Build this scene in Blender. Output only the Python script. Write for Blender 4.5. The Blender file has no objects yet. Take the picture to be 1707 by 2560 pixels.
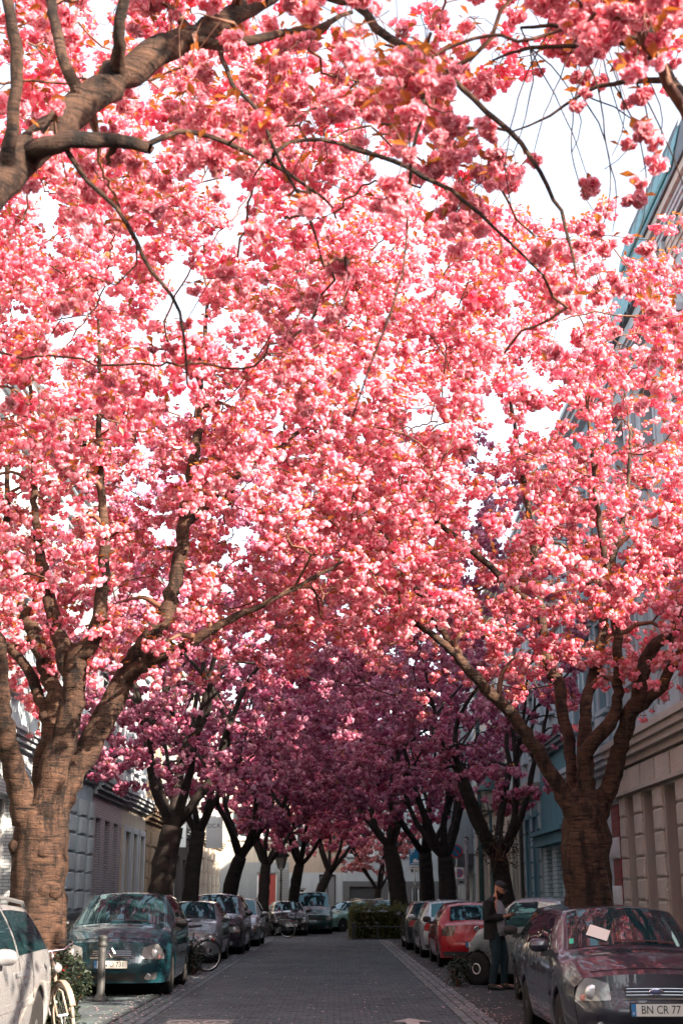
import bpy, bmesh, math, random
import numpy as np
from mathutils import Vector, Matrix, noise as mnoise

R = math.radians
SC = bpy.context.scene
COL = SC.collection
random.seed(11)
rng = np.random.default_rng(11)

# ------------------------------------------------------------------ camera
cam_d = bpy.data.cameras.new('camera')
cam = bpy.data.objects.new('camera', cam_d)
COL.objects.link(cam)
cam.location = (0.0, 0.0, 1.5)
cam.rotation_euler = (R(90 + 15.876), 0.0, R(-0.295))
cam_d.sensor_fit = 'VERTICAL'
cam_d.sensor_height = 36.0
cam_d.lens = 47.81
cam_d.clip_start = 0.1
cam_d.clip_end = 2000.0
cam_d.dof.use_dof = True
cam_d.dof.focus_distance = 19.0
cam_d.dof.aperture_fstop = 2.8
SC.camera = cam

# ------------------------------------------------------------------ sky and sun
SUN_EL, SUN_AZ = 28.5, 47.0          # elevation; azimuth to the right of straight behind the camera
w = bpy.data.worlds.new('World')
SC.world = w
w.use_nodes = True
nt = w.node_tree
nt.nodes.clear()
sky = nt.nodes.new('ShaderNodeTexSky')
sky.sky_type = 'NISHITA'
sky.sun_disc = False
sky.sun_elevation = R(SUN_EL)
sky.sun_rotation = R(180 - SUN_AZ)
sky.air_density = 1.0
sky.dust_density = 3.0
sky.ozone_density = 1.0
hsv = nt.nodes.new('ShaderNodeHueSaturation')       # thin bright high cloud: the blue is washed out evenly
hsv.inputs['Saturation'].default_value = 0.45
bg = nt.nodes.new('ShaderNodeBackground')
bg.inputs['Strength'].default_value = 0.15
wo = nt.nodes.new('ShaderNodeOutputWorld')
nt.links.new(sky.outputs[0], hsv.inputs['Color'])
nt.links.new(hsv.outputs[0], bg.inputs['Color'])
nt.links.new(bg.outputs[0], wo.inputs['Surface'])

sd = bpy.data.lights.new('sun', 'SUN')
sd.energy = 5.0
sd.angle = R(0.5)
sd.color = (1.0, 0.83, 0.66)
sun = bpy.data.objects.new('sun', sd)
COL.objects.link(sun)
to_sun = Vector((math.sin(R(SUN_AZ)) * math.cos(R(SUN_EL)), -math.cos(R(SUN_AZ)) * math.cos(R(SUN_EL)), math.sin(R(SUN_EL))))
sun.rotation_euler = to_sun.to_track_quat('Z', 'Y').to_euler()

vs = SC.view_settings
vs.view_transform = 'Standard'
vs.look = 'None'
vs.exposure = 2.1
vs.gamma = 1.0
vs.use_curve_mapping = False
SC.render.engine = 'CYCLES'
SC.cycles.use_denoising = True
SC.cycles.max_bounces = 8
SC.cycles.diffuse_bounces = 4
SC.cycles.glossy_bounces = 3
SC.cycles.transmission_bounces = 4
SC.cycles.transparent_max_bounces = 6
SC.cycles.caustics_reflective = False
SC.cycles.caustics_refractive = False
SC.cycles.sample_clamp_indirect = 6.0

# ------------------------------------------------------------------ object helpers
def tag(o, label=None, cat=None, group=None, kind=None):
    if label: o['label'] = label
    if cat: o['category'] = cat
    if group: o['group'] = group
    if kind: o['kind'] = kind
    return o

def empty(name, loc=(0, 0, 0), rz=0.0, label=None, cat=None, group=None):
    o = bpy.data.objects.new(name, None)
    COL.objects.link(o)
    o.location = loc
    o.rotation_euler = (0, 0, rz)
    o.empty_display_size = 0.2
    return tag(o, label, cat, group)

def link(name, me, parent=None, loc=None, rot=None):
    o = bpy.data.objects.new(name, me)
    COL.objects.link(o)
    if parent is not None: o.parent = parent
    if loc is not None: o.location = loc
    if rot is not None: o.rotation_euler = rot
    return o

def copy_tree(o, parent=None):
    c = o.copy()
    COL.objects.link(c)
    if parent is not None: c.parent = parent
    for ch in o.children: copy_tree(ch, c)
    return c

# ------------------------------------------------------------------ materials
MATS = {}
def mat(name, base=(0.5, 0.5, 0.5), rough=0.6, metal=0.0, spec=0.5, coat=0.0, emit=None, build=None):
    if name in MATS: return MATS[name]
    m = bpy.data.materials.new(name)
    m.use_nodes = True
    n = m.node_tree
    b = n.nodes['Principled BSDF']
    b.inputs['Base Color'].default_value = (*base, 1)
    b.inputs['Roughness'].default_value = rough
    b.inputs['Metallic'].default_value = metal
    b.inputs['Specular IOR Level'].default_value = spec
    b.inputs['Coat Weight'].default_value = coat
    b.inputs['Coat Roughness'].default_value = 0.04
    if emit:
        b.inputs['Emission Color'].default_value = (*emit[0], 1)
        b.inputs['Emission Strength'].default_value = emit[1]
    if build: build(n, b)
    MATS[name] = m
    return m

def N(n, t, **kw):
    x = n.nodes.new(t)
    for k, v in kw.items():
        if k.startswith('i_'): x.inputs[k[2:].replace('_', ' ')].default_value = v
        else: setattr(x, k, v)
    return x

def coords(n, scale=(1, 1, 1), space='Object'):
    tc = N(n, 'ShaderNodeTexCoord')
    mp = N(n, 'ShaderNodeMapping')
    mp.inputs['Scale'].default_value = scale
    n.links.new(tc.outputs[space], mp.inputs['Vector'])
    return mp.outputs['Vector']

def ramp(n, fac, stops):
    r = N(n, 'ShaderNodeValToRGB')
    e = r.color_ramp.elements
    while len(e) < len(stops): e.new(0.5)
    for el, (p, c) in zip(e, stops):
        el.position = p
        el.color = (*c, 1) if len(c) == 3 else c
    n.links.new(fac, r.inputs['Fac'])
    return r.outputs['Color']

def bump(n, b, h, strength=0.3, dist=0.02):
    bp = N(n, 'ShaderNodeBump')
    bp.inputs['Strength'].default_value = strength
    bp.inputs['Distance'].default_value = dist
    n.links.new(h, bp.inputs['Height'])
    n.links.new(bp.outputs['Normal'], b.inputs['Normal'])

def noise_mat(name, c0, c1, scale=4.0, rough=0.8, detail=6.0, bstr=0.25, bdist=0.01, sc3=(1, 1, 1), lo=0.35, hi=0.65, fine=None, spec=0.35):
    """two colours blended by noise, plus fine relief"""
    def bd(n, b):
        v = coords(n, sc3)
        t = N(n, 'ShaderNodeTexNoise', i_Scale=scale, i_Detail=detail, i_Roughness=0.62)
        n.links.new(v, t.inputs['Vector'])
        c = ramp(n, t.outputs['Fac'], [(lo, c0), (hi, c1)])
        n.links.new(c, b.inputs['Base Color'])
        f = N(n, 'ShaderNodeTexNoise', i_Scale=fine or scale * 9, i_Detail=4.0)
        n.links.new(v, f.inputs['Vector'])
        bump(n, b, f.outputs['Fac'], bstr, bdist)
    return mat(name, c0, rough, spec=spec, build=bd)

def plaster(name, c, var=0.14, rough=0.85, grain=60):
    c1 = tuple(x * (1 - var) for x in c)
    c2 = tuple(min(1, x * (1 + var * 0.5)) for x in c)
    def bd(n, b):
        v = coords(n)
        t = N(n, 'ShaderNodeTexNoise', i_Scale=0.9, i_Detail=8.0, i_Roughness=0.7)
        n.links.new(v, t.inputs['Vector'])
        s = coords(n, (6, 6, 0.35))
        st = N(n, 'ShaderNodeTexNoise', i_Scale=1.0, i_Detail=4.0)      # rain streaks
        n.links.new(s, st.inputs['Vector'])
        mx = N(n, 'ShaderNodeMath', operation='MULTIPLY')
        n.links.new(t.outputs['Fac'], mx.inputs[0])
        n.links.new(st.outputs['Fac'], mx.inputs[1])
        col = ramp(n, mx.outputs[0], [(0.14, c1), (0.38, c2)])
        n.links.new(col, b.inputs['Base Color'])
        f = N(n, 'ShaderNodeTexNoise', i_Scale=grain, i_Detail=3.0)
        n.links.new(v, f.inputs['Vector'])
        bump(n, b, f.outputs['Fac'], 0.25, 0.006)
    return mat(name, c, rough, spec=0.3, build=bd)

def brick_mat(name, c0, c1, mortar, bw=0.24, bh=0.07, rough=0.5, axis='YZ'):
    def bd(n, b):
        tc = N(n, 'ShaderNodeTexCoord')
        sp = N(n, 'ShaderNodeSeparateXYZ')
        cb = N(n, 'ShaderNodeCombineXYZ')
        n.links.new(tc.outputs['Object'], sp.inputs[0])
        ad = N(n, 'ShaderNodeMath', operation='ADD')
        n.links.new(sp.outputs['X'], ad.inputs[0]); n.links.new(sp.outputs['Y'], ad.inputs[1])
        n.links.new(ad.outputs[0], cb.inputs['X'])
        n.links.new(sp.outputs['Z'], cb.inputs['Y'])
        t = N(n, 'ShaderNodeTexBrick')
        t.inputs['Scale'].default_value = 1.0
        t.inputs['Brick Width'].default_value = bw
        t.inputs['Row Height'].default_value = bh
        t.inputs['Mortar Size'].default_value = 0.008
        t.inputs['Color1'].default_value = (*c0, 1)
        t.inputs['Color2'].default_value = (*c1, 1)
        t.inputs['Mortar'].default_value = (*mortar, 1)
        n.links.new(cb.outputs[0], t.inputs['Vector'])
        n.links.new(t.outputs['Color'], b.inputs['Base Color'])
        iv = N(n, 'ShaderNodeMath', operation='SUBTRACT'); iv.inputs[0].default_value = 1.0
        n.links.new(t.outputs['Fac'], iv.inputs[1])
        bump(n, b, iv.outputs[0], 0.6, 0.008)
    return mat(name, c0, rough, build=bd)

# ------------------------------------------------------------------ mesh builder
class MB:
    def __init__(s):
        s.v, s.f = [], []
    def add(s, vs, fs):
        k = len(s.v)
        s.v.extend(tuple(p) for p in vs)
        s.f.extend(tuple(i + k for i in f) for f in fs)
        return s
    def box(s, x0, x1, y0, y1, z0, z1):
        if x0 > x1: x0, x1 = x1, x0
        if y0 > y1: y0, y1 = y1, y0
        if z0 > z1: z0, z1 = z1, z0
        return s.add([(x0, y0, z0), (x1, y0, z0), (x1, y1, z0), (x0, y1, z0), (x0, y0, z1), (x1, y0, z1), (x1, y1, z1), (x0, y1, z1)],
                     [(0, 3, 2, 1), (4, 5, 6, 7), (0, 1, 5, 4), (1, 2, 6, 5), (2, 3, 7, 6), (3, 0, 4, 7)])
    def obox(s, c, sx, sy, sz, m):
        """box of half sizes sx, sy, sz, turned by matrix m about c"""
        vs = [Vector((a * sx, b * sy, d * sz)) for d in (-1, 1) for a, b in ((-1, -1), (1, -1), (1, 1), (-1, 1))]
        return s.add([Vector(c) + m @ q for q in vs], [(0, 3, 2, 1), (4, 5, 6, 7), (0, 1, 5, 4), (1, 2, 6, 5), (2, 3, 7, 6), (3, 0, 4, 7)])
    def tube(s, pts, rad, n=8, cap=True, wob=0.0, seed=0.0):
        pts = [Vector(p) for p in pts]
        if not hasattr(rad, '__len__'): rad = [rad] * len(pts)
        k0 = len(s.v)
        t = (pts[1] - pts[0]).normalized()
        a = Vector((0, 0, 1)) if abs(t.z) < 0.9 else Vector((1, 0, 0))
        u = t.cross(a).normalized()
        for i, p in enumerate(pts):
            if i == 0: d = pts[1] - pts[0]
            elif i == len(pts) - 1: d = pts[-1] - pts[-2]
            else: d = pts[i + 1] - pts[i - 1]
            if d.length < 1e-9: d = t
            t = d.normalized()
            u = (u - t * u.dot(t))
            u = u.normalized() if u.length > 1e-6 else t.orthogonal().normalized()
            b = t.cross(u)
            for j in range(n):
                an = 2 * math.pi * j / n
                q = u * math.cos(an) + b * math.sin(an)
                r = rad[i]
                if wob:
                    pp = p + q * r
                    r *= 1 + wob * mnoise.noise(pp * (1.1 / max(0.15, rad[i])) + Vector((seed, 0, 0))) + wob * 0.5 * mnoise.noise(pp * 9)
                s.v.append(tuple(p + q * r))
        for i in range(len(pts) - 1):
            for j in range(n):
                j2 = (j + 1) % n
                s.f.append((k0 + i * n + j, k0 + i * n + j2, k0 + (i + 1) * n + j2, k0 + (i + 1) * n + j))
        if cap:
            s.f.append(tuple(k0 + j for j in reversed(range(n))))
            s.f.append(tuple(k0 + (len(pts) - 1) * n + j for j in range(n)))
        return s
    def lathe(s, prof, n=20, axis='z', c=(0, 0, 0), cap=True):
        k0 = len(s.v)
        for r, h in prof:
            for j in range(n):
                a = 2 * math.pi * j / n
                x, y = r * math.cos(a), r * math.sin(a)
                q = (x, y, h) if axis == 'z' else ((h, x, y) if axis == 'x' else (y, h, x))
                s.v.append((q[0] + c[0], q[1] + c[1], q[2] + c[2]))
        for i in range(len(prof) - 1):
            for j in range(n):
                j2 = (j + 1) % n
                s.f.append((k0 + i * n + j, k0 + i * n + j2, k0 + (i + 1) * n + j2, k0 + (i + 1) * n + j))
        if cap:
            s.f.append(tuple(k0 + j for j in reversed(range(n))))
            s.f.append(tuple(k0 + (len(prof) - 1) * n + j for j in range(n)))
        return s
    def grid(s, rows, flip=False):
        k0, nr, nc = len(s.v), len(rows), len(rows[0])
        for r in rows: s.v.extend(tuple(p) for p in r)
        for i in range(nr - 1):
            for j in range(nc - 1):
                q = (k0 + i * nc + j, k0 + i * nc + j + 1, k0 + (i + 1) * nc + j + 1, k0 + (i + 1) * nc + j)
                s.f.append(q[::-1] if flip else q)
        return s
    def prism(s, poly, h0, h1, axis='z'):
        """closed polygon [(a, b)] extruded along an axis"""
        n = len(poly)
        def P(a, b, h): return (a, b, h) if axis == 'z' else ((h, a, b) if axis == 'x' else (a, h, b))
        s.add([P(a, b, h0) for a, b in poly] + [P(a, b, h1) for a, b in poly],
              [tuple(reversed(range(n))), tuple(range(n, 2 * n))] + [(i, (i + 1) % n, n + (i + 1) % n, n + i) for i in range(n)])
        return s
    def mesh(s, name, m, smooth=False, fix=True):
        me = bpy.data.meshes.new(name)
        me.from_pydata(s.v, [], s.f)
        if fix:
            bm = bmesh.new(); bm.from_mesh(me)
            bmesh.ops.recalc_face_normals(bm, faces=bm.faces)
            bm.to_mesh(me); bm.free()
        me.polygons.foreach_set('use_smooth', [smooth] * len(me.polygons))
        if m is not None: me.materials.append(m)
        return me
    def build(s, name, m, parent=None, smooth=False, loc=None, rot=None, bevel=0.0, fix=True):
        o = link(name, s.mesh(name, m, smooth, fix), parent, loc, rot)
        if bevel:
            bv = o.modifiers.new('bevel', 'BEVEL'); bv.width = bevel; bv.segments = 2; bv.limit_method = 'ANGLE'
        return o

def text(name, body, size, m, parent, loc, rot, align='CENTER', ext=0.001, sx=1.0, shear=0.0):
    """flat lettering, turned into a mesh"""
    c = bpy.data.curves.new(name, 'FONT')
    c.body = body; c.size = size; c.align_x = align; c.align_y = 'CENTER'; c.extrude = ext; c.shear = shear
    c.resolution_u = 3
    t = bpy.data.objects.new(name + '_curve', c)
    me = bpy.data.meshes.new_from_object(t)
    bpy.data.objects.remove(t); bpy.data.curves.remove(c)
    me.name = name
    me.materials.clear(); me.materials.append(m)
    o = link(name, me, parent, loc, rot); o.scale = (sx, 1, 1)
    return o

def big_mesh(name, V, F, m, col=None, smooth=False):
    """numpy arrays to one mesh; F is (n, 3) or (n, 4)"""
    me = bpy.data.meshes.new(name)
    k = F.shape[1]
    me.vertices.add(len(V)); me.vertices.foreach_set('co', np.ascontiguousarray(V, np.float32).ravel())
    me.loops.add(F.size); me.loops.foreach_set('vertex_index', np.ascontiguousarray(F, np.int32).ravel())
    me.polygons.add(len(F))
    me.polygons.foreach_set('loop_start', np.arange(len(F), dtype=np.int32) * k)
    me.polygons.foreach_set('use_smooth', np.full(len(F), smooth))
    if col is not None:
        at = me.color_attributes.new('Col', 'FLOAT_COLOR', 'POINT')
        c4 = np.ones((len(V), 4), np.float32); c4[:, :3] = col
        at.data.foreach_set('color', c4.ravel())
    me.update(calc_edges=True)
    if m is not None: me.materials.append(m)
    return me
# ------------------------------------------------------------------ common materials
M_white = mat('white_paint', (0.78, 0.78, 0.76), 0.5)
M_black = mat('black_plastic', (0.015, 0.015, 0.016), 0.45)
M_rubber = noise_mat('rubber', (0.012, 0.012, 0.013), (0.025, 0.024, 0.024), 20, 0.85, bstr=0.2)
M_chrome = mat('chrome', (0.75, 0.75, 0.76), 0.12, metal=1.0)
M_steel = mat('galvanised_steel', (0.36, 0.38, 0.39), 0.45, metal=0.8)
M_darkiron = noise_mat('dark_iron', (0.03, 0.035, 0.038), (0.055, 0.055, 0.055), 8, 0.55, bstr=0.15)

# ------------------------------------------------------------------ ground
XL, XR = -2.80, 2.07            # gutter outer edges
FL, FR = -6.8, 6.4              # house fronts
E0, E1 = -6.0, 58.0             # road from, to
M_ground = noise_mat('ground_dirt', (0.07, 0.065, 0.06), (0.11, 0.10, 0.09), 0.6, 0.95)
g = MB().add([(-900, -500, -0.14), (900, -500, -0.14), (900, 1500, -0.14), (-900, 1500, -0.14)], [(0, 1, 2, 3)]).build('ground', M_ground)
tag(g, kind='structure')

def rb_pave(n, b):
    v = coords(n)
    t = N(n, 'ShaderNodeTexBrick')
    t.inputs['Scale'].default_value = 1.0
    t.inputs['Brick Width'].default_value = 0.17
    t.inputs['Row Height'].default_value = 0.125
    t.inputs['Mortar Size'].default_value = 0.010
    t.inputs['Color1'].default_value = (0.040, 0.044, 0.050, 1)
    t.inputs['Color2'].default_value = (0.058, 0.056, 0.060, 1)
    t.inputs['Mortar'].default_value = (0.03, 0.026, 0.024, 1)
    n.links.new(v, t.inputs['Vector'])
    ns = N(n, 'ShaderNodeTexNoise', i_Scale=0.7, i_Detail=5.0)
    n.links.new(v, ns.inputs['Vector'])
    mx = N(n, 'ShaderNodeMix', data_type='RGBA', blend_type='MULTIPLY')
    mx.inputs['Factor'].default_value = 1.0
    n.links.new(t.outputs['Color'], mx.inputs['A'])
    n.links.new(ramp(n, ns.outputs['Fac'], [(0.3, (0.75, 0.72, 0.72)), (0.7, (1.1, 1.1, 1.1))]), mx.inputs['B'])
    n.links.new(mx.outputs['Result'], b.inputs['Base Color'])
M_pave_far = mat('sett_paving_far', (0.08, 0.08, 0.085), 0.75, build=rb_pave)
M_joint = noise_mat('joint_sand', (0.022, 0.018, 0.016), (0.045, 0.036, 0.03), 14, 0.95)

# a road bed that carries setts from the camera to the junction, then plain sett paving beyond
road = MB().box(XL, XR, E0, E1, -0.13, -0.012).build('road', M_joint)
tag(road, 'street of small grey setts between two pale gutters', None, kind='structure')
jn = MB().box(-16, 16, E1, 84, -0.13, 0.0).build('road_junction', M_pave_far)
tag(jn, 'wide sett paving where the street opens at its far end', kind='structure')
farroad = MB().box(-6.8, 6.4, -40, E0, -0.13, 0.0).build('road_behind', M_pave_far)
tag(farroad, kind='structure')

def sett_mat(name, lo, hi, tint):
    def bd(n, b):
        oi = N(n, 'ShaderNodeObjectInfo')
        at = N(n, 'ShaderNodeVertexColor', layer_name='Col')
        v = coords(n, space='Generated')
        g1 = N(n, 'ShaderNodeNewGeometry')
        ns = N(n, 'ShaderNodeTexNoise', i_Scale=0.55, i_Detail=6.0, i_Roughness=0.6)
        n.links.new(g1.outputs['Position'], ns.inputs['Vector'])
        f2 = N(n, 'ShaderNodeTexNoise', i_Scale=38.0, i_Detail=4.0)
        n.links.new(g1.outputs['Position'], f2.inputs['Vector'])
        mx = N(n, 'ShaderNodeMix', data_type='RGBA', blend_type='MULTIPLY'); mx.inputs['Factor'].default_value = 1.0
        n.links.new(at.outputs['Color'], mx.inputs['A'])
        n.links.new(ramp(n, ns.outputs['Fac'], [(0.32, lo), (0.68, hi)]), mx.inputs['B'])
        m2 = N(n, 'ShaderNodeMix', data_type='RGBA', blend_type='MULTIPLY'); m2.inputs['Factor'].default_value = 1.0
        n.links.new(mx.outputs['Result'], m2.inputs['A'])
        n.links.new(ramp(n, f2.outputs['Fac'], [(0.3, (0.9, 0.9, 0.9)), (0.7, (1.08, 1.08, 1.08))]), m2.inputs['B'])
        n.links.new(m2.outputs['Result'], b.inputs['Base Color'])
        bump(n, b, f2.outputs['Fac'], 0.2, 0.005)
    return mat(name, tint, 0.62, spec=0.45, build=bd)
M_sett = sett_mat('granite_sett', (0.55, 0.62, 0.68), (1.3, 1.14, 1.12), (0.08, 0.08, 0.085))
M_gut = sett_mat('gutter_stone', (0.8, 0.82, 0.85), (1.15, 1.1, 1.08), (0.14, 0.14, 0.14))

def lay_stones(name, parent, xs, sx, sy, y0, y1, m, tint, keep, halfbond=True, gap=0.022, depth=0.05):
    """rows of bevel-topped stones: the nearest `keep` in view are objects, the rest one joined part"""
    pieces = []
    nrow = int((y1 - y0) / sy)
    for r in range(nrow):
        off = (sx * 0.5 if (r % 2 and halfbond) else 0.0)
        x = xs[0] - off
        while x < xs[1] - 0.02:
            a, bb = max(x, xs[0]), min(x + sx, xs[1])
            if bb - a > 0.03: pieces.append((a, bb, y0 + r * sy, y0 + (r + 1) * sy))
            x += sx
    V, F, C = [], [], []
    stones = []
    for (a, bb, ya, yb) in pieces:
        h = random.uniform(-0.004, 0.004)
        j = [random.uniform(-0.004, 0.004) for _ in range(8)]
        gx = gap / 2; e = 0.008
        o = [(a + gx + j[0], ya + gx + j[1]), (bb - gx + j[2], ya + gx + j[3]), (bb - gx + j[4], yb - gx + j[5]), (a + gx + j[6], yb - gx + j[7])]
        cx, cy = (a + bb) / 2, (ya + yb) / 2
        inn = [(p[0] + math.copysign(e, cx - p[0]), p[1] + math.copysign(e, cy - p[1])) for p in o]
        vs = [(p[0], p[1], -depth) for p in o] + [(p[0], p[1], h - 0.008) for p in o] + [(p[0], p[1], h) for p in inn]
        fs = [(0, 1, 5, 4), (1, 2, 6, 5), (2, 3, 7, 6), (3, 0, 4, 7), (4, 5, 9, 8), (5, 6, 10, 9), (6, 7, 11, 10), (7, 4, 8, 11), (8, 9, 10, 11)]
        k = random.uniform(0.72, 1.28)
        c = tuple(t * k * random.uniform(0.93, 1.07) for t in tint)
        stones.append((vs, fs, c))
    order = sorted(range(len(stones)), key=lambda i: (pieces[i][2] < 17.6, pieces[i][2] + abs(pieces[i][0]) * 0.3))
    singles = set(order[:keep])
    FA = None
    for i, (vs, fs, c) in enumerate(stones):
        if i in singles:
            me = big_mesh(name, np.array(vs), np.array(fs), m, np.array([c] * len(vs)))
            link(name, me, parent)
        else:
            k = len(V)
            V.extend(vs); F.extend([tuple(q + k for q in f) for f in fs]); C.extend([c] * len(vs))
    o = link(name + '_paving', big_mesh(name + '_paving', np.array(V), np.array(F), m, np.array(C)), parent)
    o['kind'] = 'stuff'

GW = 0.42
lay_stones('sett', road, (XL + GW, XR - GW), 0.17, 0.125, 14.0, E1 - 0.1, M_sett, (0.066, 0.088, 0.102), 300)
gl = MB().box(XL, XL + GW - 0.01, 10, E1, -0.05, -0.010).build('gutter', M_joint); tag(gl, 'pale stone gutter along the left edge of the street', kind='structure')
gr = MB().box(XR - GW + 0.01, XR, 10, E1, -0.05, -0.010).build('gutter', M_joint); tag(gr, 'pale stone gutter along the right edge of the street', kind='structure')
lay_stones('gutter_stone', gl, (XL, XL + GW), 0.14, 0.22, 14.0, E1 - 0.1, M_gut, (0.10, 0.13, 0.145), 120, False)
lay_stones('gutter_stone', gr, (XR - GW, XR), 0.14, 0.22, 14.0, E1 - 0.1, M_gut, (0.145, 0.165, 0.175), 120, False)

# parking strips, kerbs and pavements with slabs
M_park = noise_mat('parking_strip_setts', (0.032, 0.04, 0.046), (0.066, 0.067, 0.068), 1.6, 0.85, fine=25, bstr=0.5, bdist=0.02)
def rb_slab(n, b):
    v = coords(n)
    t = N(n, 'ShaderNodeTexBrick')
    t.offset = 0.5
    t.inputs['Scale'].default_value = 1.0
    t.inputs['Brick Width'].default_value = 0.5
    t.inputs['Row Height'].default_value = 0.5
    t.inputs['Mortar Size'].default_value = 0.006
    t.inputs['Color1'].default_value = (0.10, 0.105, 0.107, 1)
    t.inputs['Color2'].default_value = (0.13, 0.132, 0.13, 1)
    t.inputs['Mortar'].default_value = (0.05, 0.045, 0.04, 1)
    n.links.new(v, t.inputs['Vector'])
    n.links.new(t.outputs['Color'], b.inputs['Base Color'])
M_slab = mat('pavement_slabs', (0.18, 0.18, 0.18), 0.8, build=rb_slab)
M_kerb = noise_mat('kerb_stone', (0.17, 0.16, 0.155), (0.26, 0.25, 0.24), 6, 0.8)
for side, x0, x1, xf in ((-1, XL, -4.75, FL), (1, XR, 4.15, FR)):
    nm = 'left' if side < 0 else 'right'
    p = MB().box(x0 + side * 0.002, x1, E0, E1, -0.13, 0.004).build('parking_strip', M_park); tag(p, 'dark sett parking strip on the %s of the street' % nm, kind='structure')
    kb = MB().box(x1, x1 + side * 0.14, E0, E1, -0.13, 0.11).build('kerb', M_kerb, bevel=0.015); tag(kb, kind='structure')
    pv = MB().box(x1 + side * 0.142, xf - side * 0.4 + side * 1.2, -40, 84, -0.13, 0.10).build('pavement', M_slab); tag(pv, 'grey slab pavement in front of the houses on the %s' % nm, kind='structure')

# slabs of the parking bay in front of the blue-green car, large enough to tell apart
M_bay = sett_mat('bay_slab', (0.75, 0.8, 0.84), (1.15, 1.1, 1.06), (0.12, 0.125, 0.13))
pbay = [o for o in bpy.data.objects if o.name.startswith('parking_strip')]
lay_stones('paving_slab', pbay[0], (-4.7, XL - 0.02), 0.30, 0.30, 16.8, 23.6, M_bay, (0.065, 0.085, 0.095), 140, True, depth=0.012)
for o in pbay[0].children: o.location.z = 0.014

# painted marks on the road: bicycle in a grey field, arrow head, both running out of the picture at the bottom
M_mark = noise_mat('road_paint', (0.36, 0.33, 0.32), (0.46, 0.43, 0.42), 9, 0.7)
M_field = noise_mat('grey_road_field', (0.155, 0.155, 0.16), (0.19, 0.185, 0.185), 5, 0.8)
mk = MB().box(-2.12, -1.28, 16.3, 18.65, -0.004, 0.008).build('road_marking', M_field)
tag(mk, 'grey painted field with a white bicycle symbol on the setts', 'road marking')
b_ = MB()
def ring(mb, cx, cy, rx, ry, wd, z0, z1, n=28):
    o = [(cx + rx * math.cos(2 * math.pi * i / n), cy + ry * math.sin(2 * math.pi * i / n)) for i in range(n)]
    q = [(cx + (rx - wd) * math.cos(2 * math.pi * i / n), cy + (ry - wd * ry / rx) * math.sin(2 * math.pi * i / n)) for i in range(n)]
    for i in range(n):
        j = (i + 1) % n
        mb.prism([o[i], o[j], q[j], q[i]], z0, z1)
def bar(mb, a, b, wd, z0, z1):
    a, b = Vector(a), Vector(b); d = (b - a).normalized(); s = Vector((-d.y, d.x)) * wd / 2
    mb.prism([tuple(a + s), tuple(b + s), tuple(b - s), tuple(a - s)], z0, z1)
Z0, Z1 = 0.0082, 0.0125
ring(b_, -1.93, 18.18, 0.165, 0.30, 0.03, Z0, Z1)
ring(b_, -1.48, 18.18, 0.165, 0.30, 0.03, Z0, Z1)
for k, (a, c) in enumerate((((-1.93, 18.18), (-1.86, 17.35)), ((-1.86, 17.35), (-1.55, 17.45)), ((-1.55, 17.45), (-1.72, 18.12)), ((-1.86, 17.35), (-1.70, 18.12)),
             ((-1.93, 18.18), (-1.80, 18.0)), ((-1.48, 18.18), (-1.60, 17.2)), ((-1.60, 17.2), (-1.52, 17.05)), ((-1.90, 17.2), (-1.80, 17.2)))):
    bar(b_, a, c, 0.035, Z0 + 0.0002 * k, Z1 + 0.0002 * k)
b_.build('bicycle_symbol', M_mark, mk)
ar = MB().prism([(0.74, 18.25), (1.22, 18.25), (0.98, 18.75)], 0.006, 0.0115).box(0.90, 1.06, 15.4, 18.249, 0.006, 0.0115).build('road_arrow', M_mark)
tag(ar, 'white painted arrow head on the setts at the bottom edge', 'road marking')

# fallen petals on the road and gutters
def petals_litter():
    n = 2600
    V, F, C = [], [], []
    for i in range(n):
        y = 15 + 40 * random.random() ** 1.6
        x = random.choice((random.uniform(XL, XR), random.gauss(XL + 0.1, 0.12), random.gauss(XR - 0.1, 0.12), random.gauss(XR + 0.1, 0.3), random.gauss(XL - 0.1, 0.3), random.gauss(XR + 0.9, 0.6)))
        s = random.uniform(0.010, 0.024); a = random.random() * 6.28
        k = len(V)
        for j in range(4):
            t = a + j * math.pi / 2
            V.append((x + s * math.cos(t), y + s * math.sin(t) * 1.3, 0.0165 + random.random() * 0.012))
        F.append((k, k + 1, k + 2, k + 3)); c = random.uniform(0.6, 0.85)
        C += [(c, c * 0.72, c * 0.74)] * 4
    return np.array(V), np.array(F), np.array(C)
# ------------------------------------------------------------------ houses
M_pane = mat('window_glass', (0.02, 0.035, 0.04), 0.04, spec=0.9)
M_frame = mat('window_frame_white', (0.70, 0.71, 0.70), 0.45)
M_framed = mat('window_frame_dark', (0.05, 0.055, 0.06), 0.5)
M_roof = noise_mat('roof_tiles_dark', (0.05, 0.05, 0.055), (0.09, 0.085, 0.085), 3, 0.7)
M_curtain = mat('red_curtain', (0.35, 0.07, 0.06), 0.9)

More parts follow.
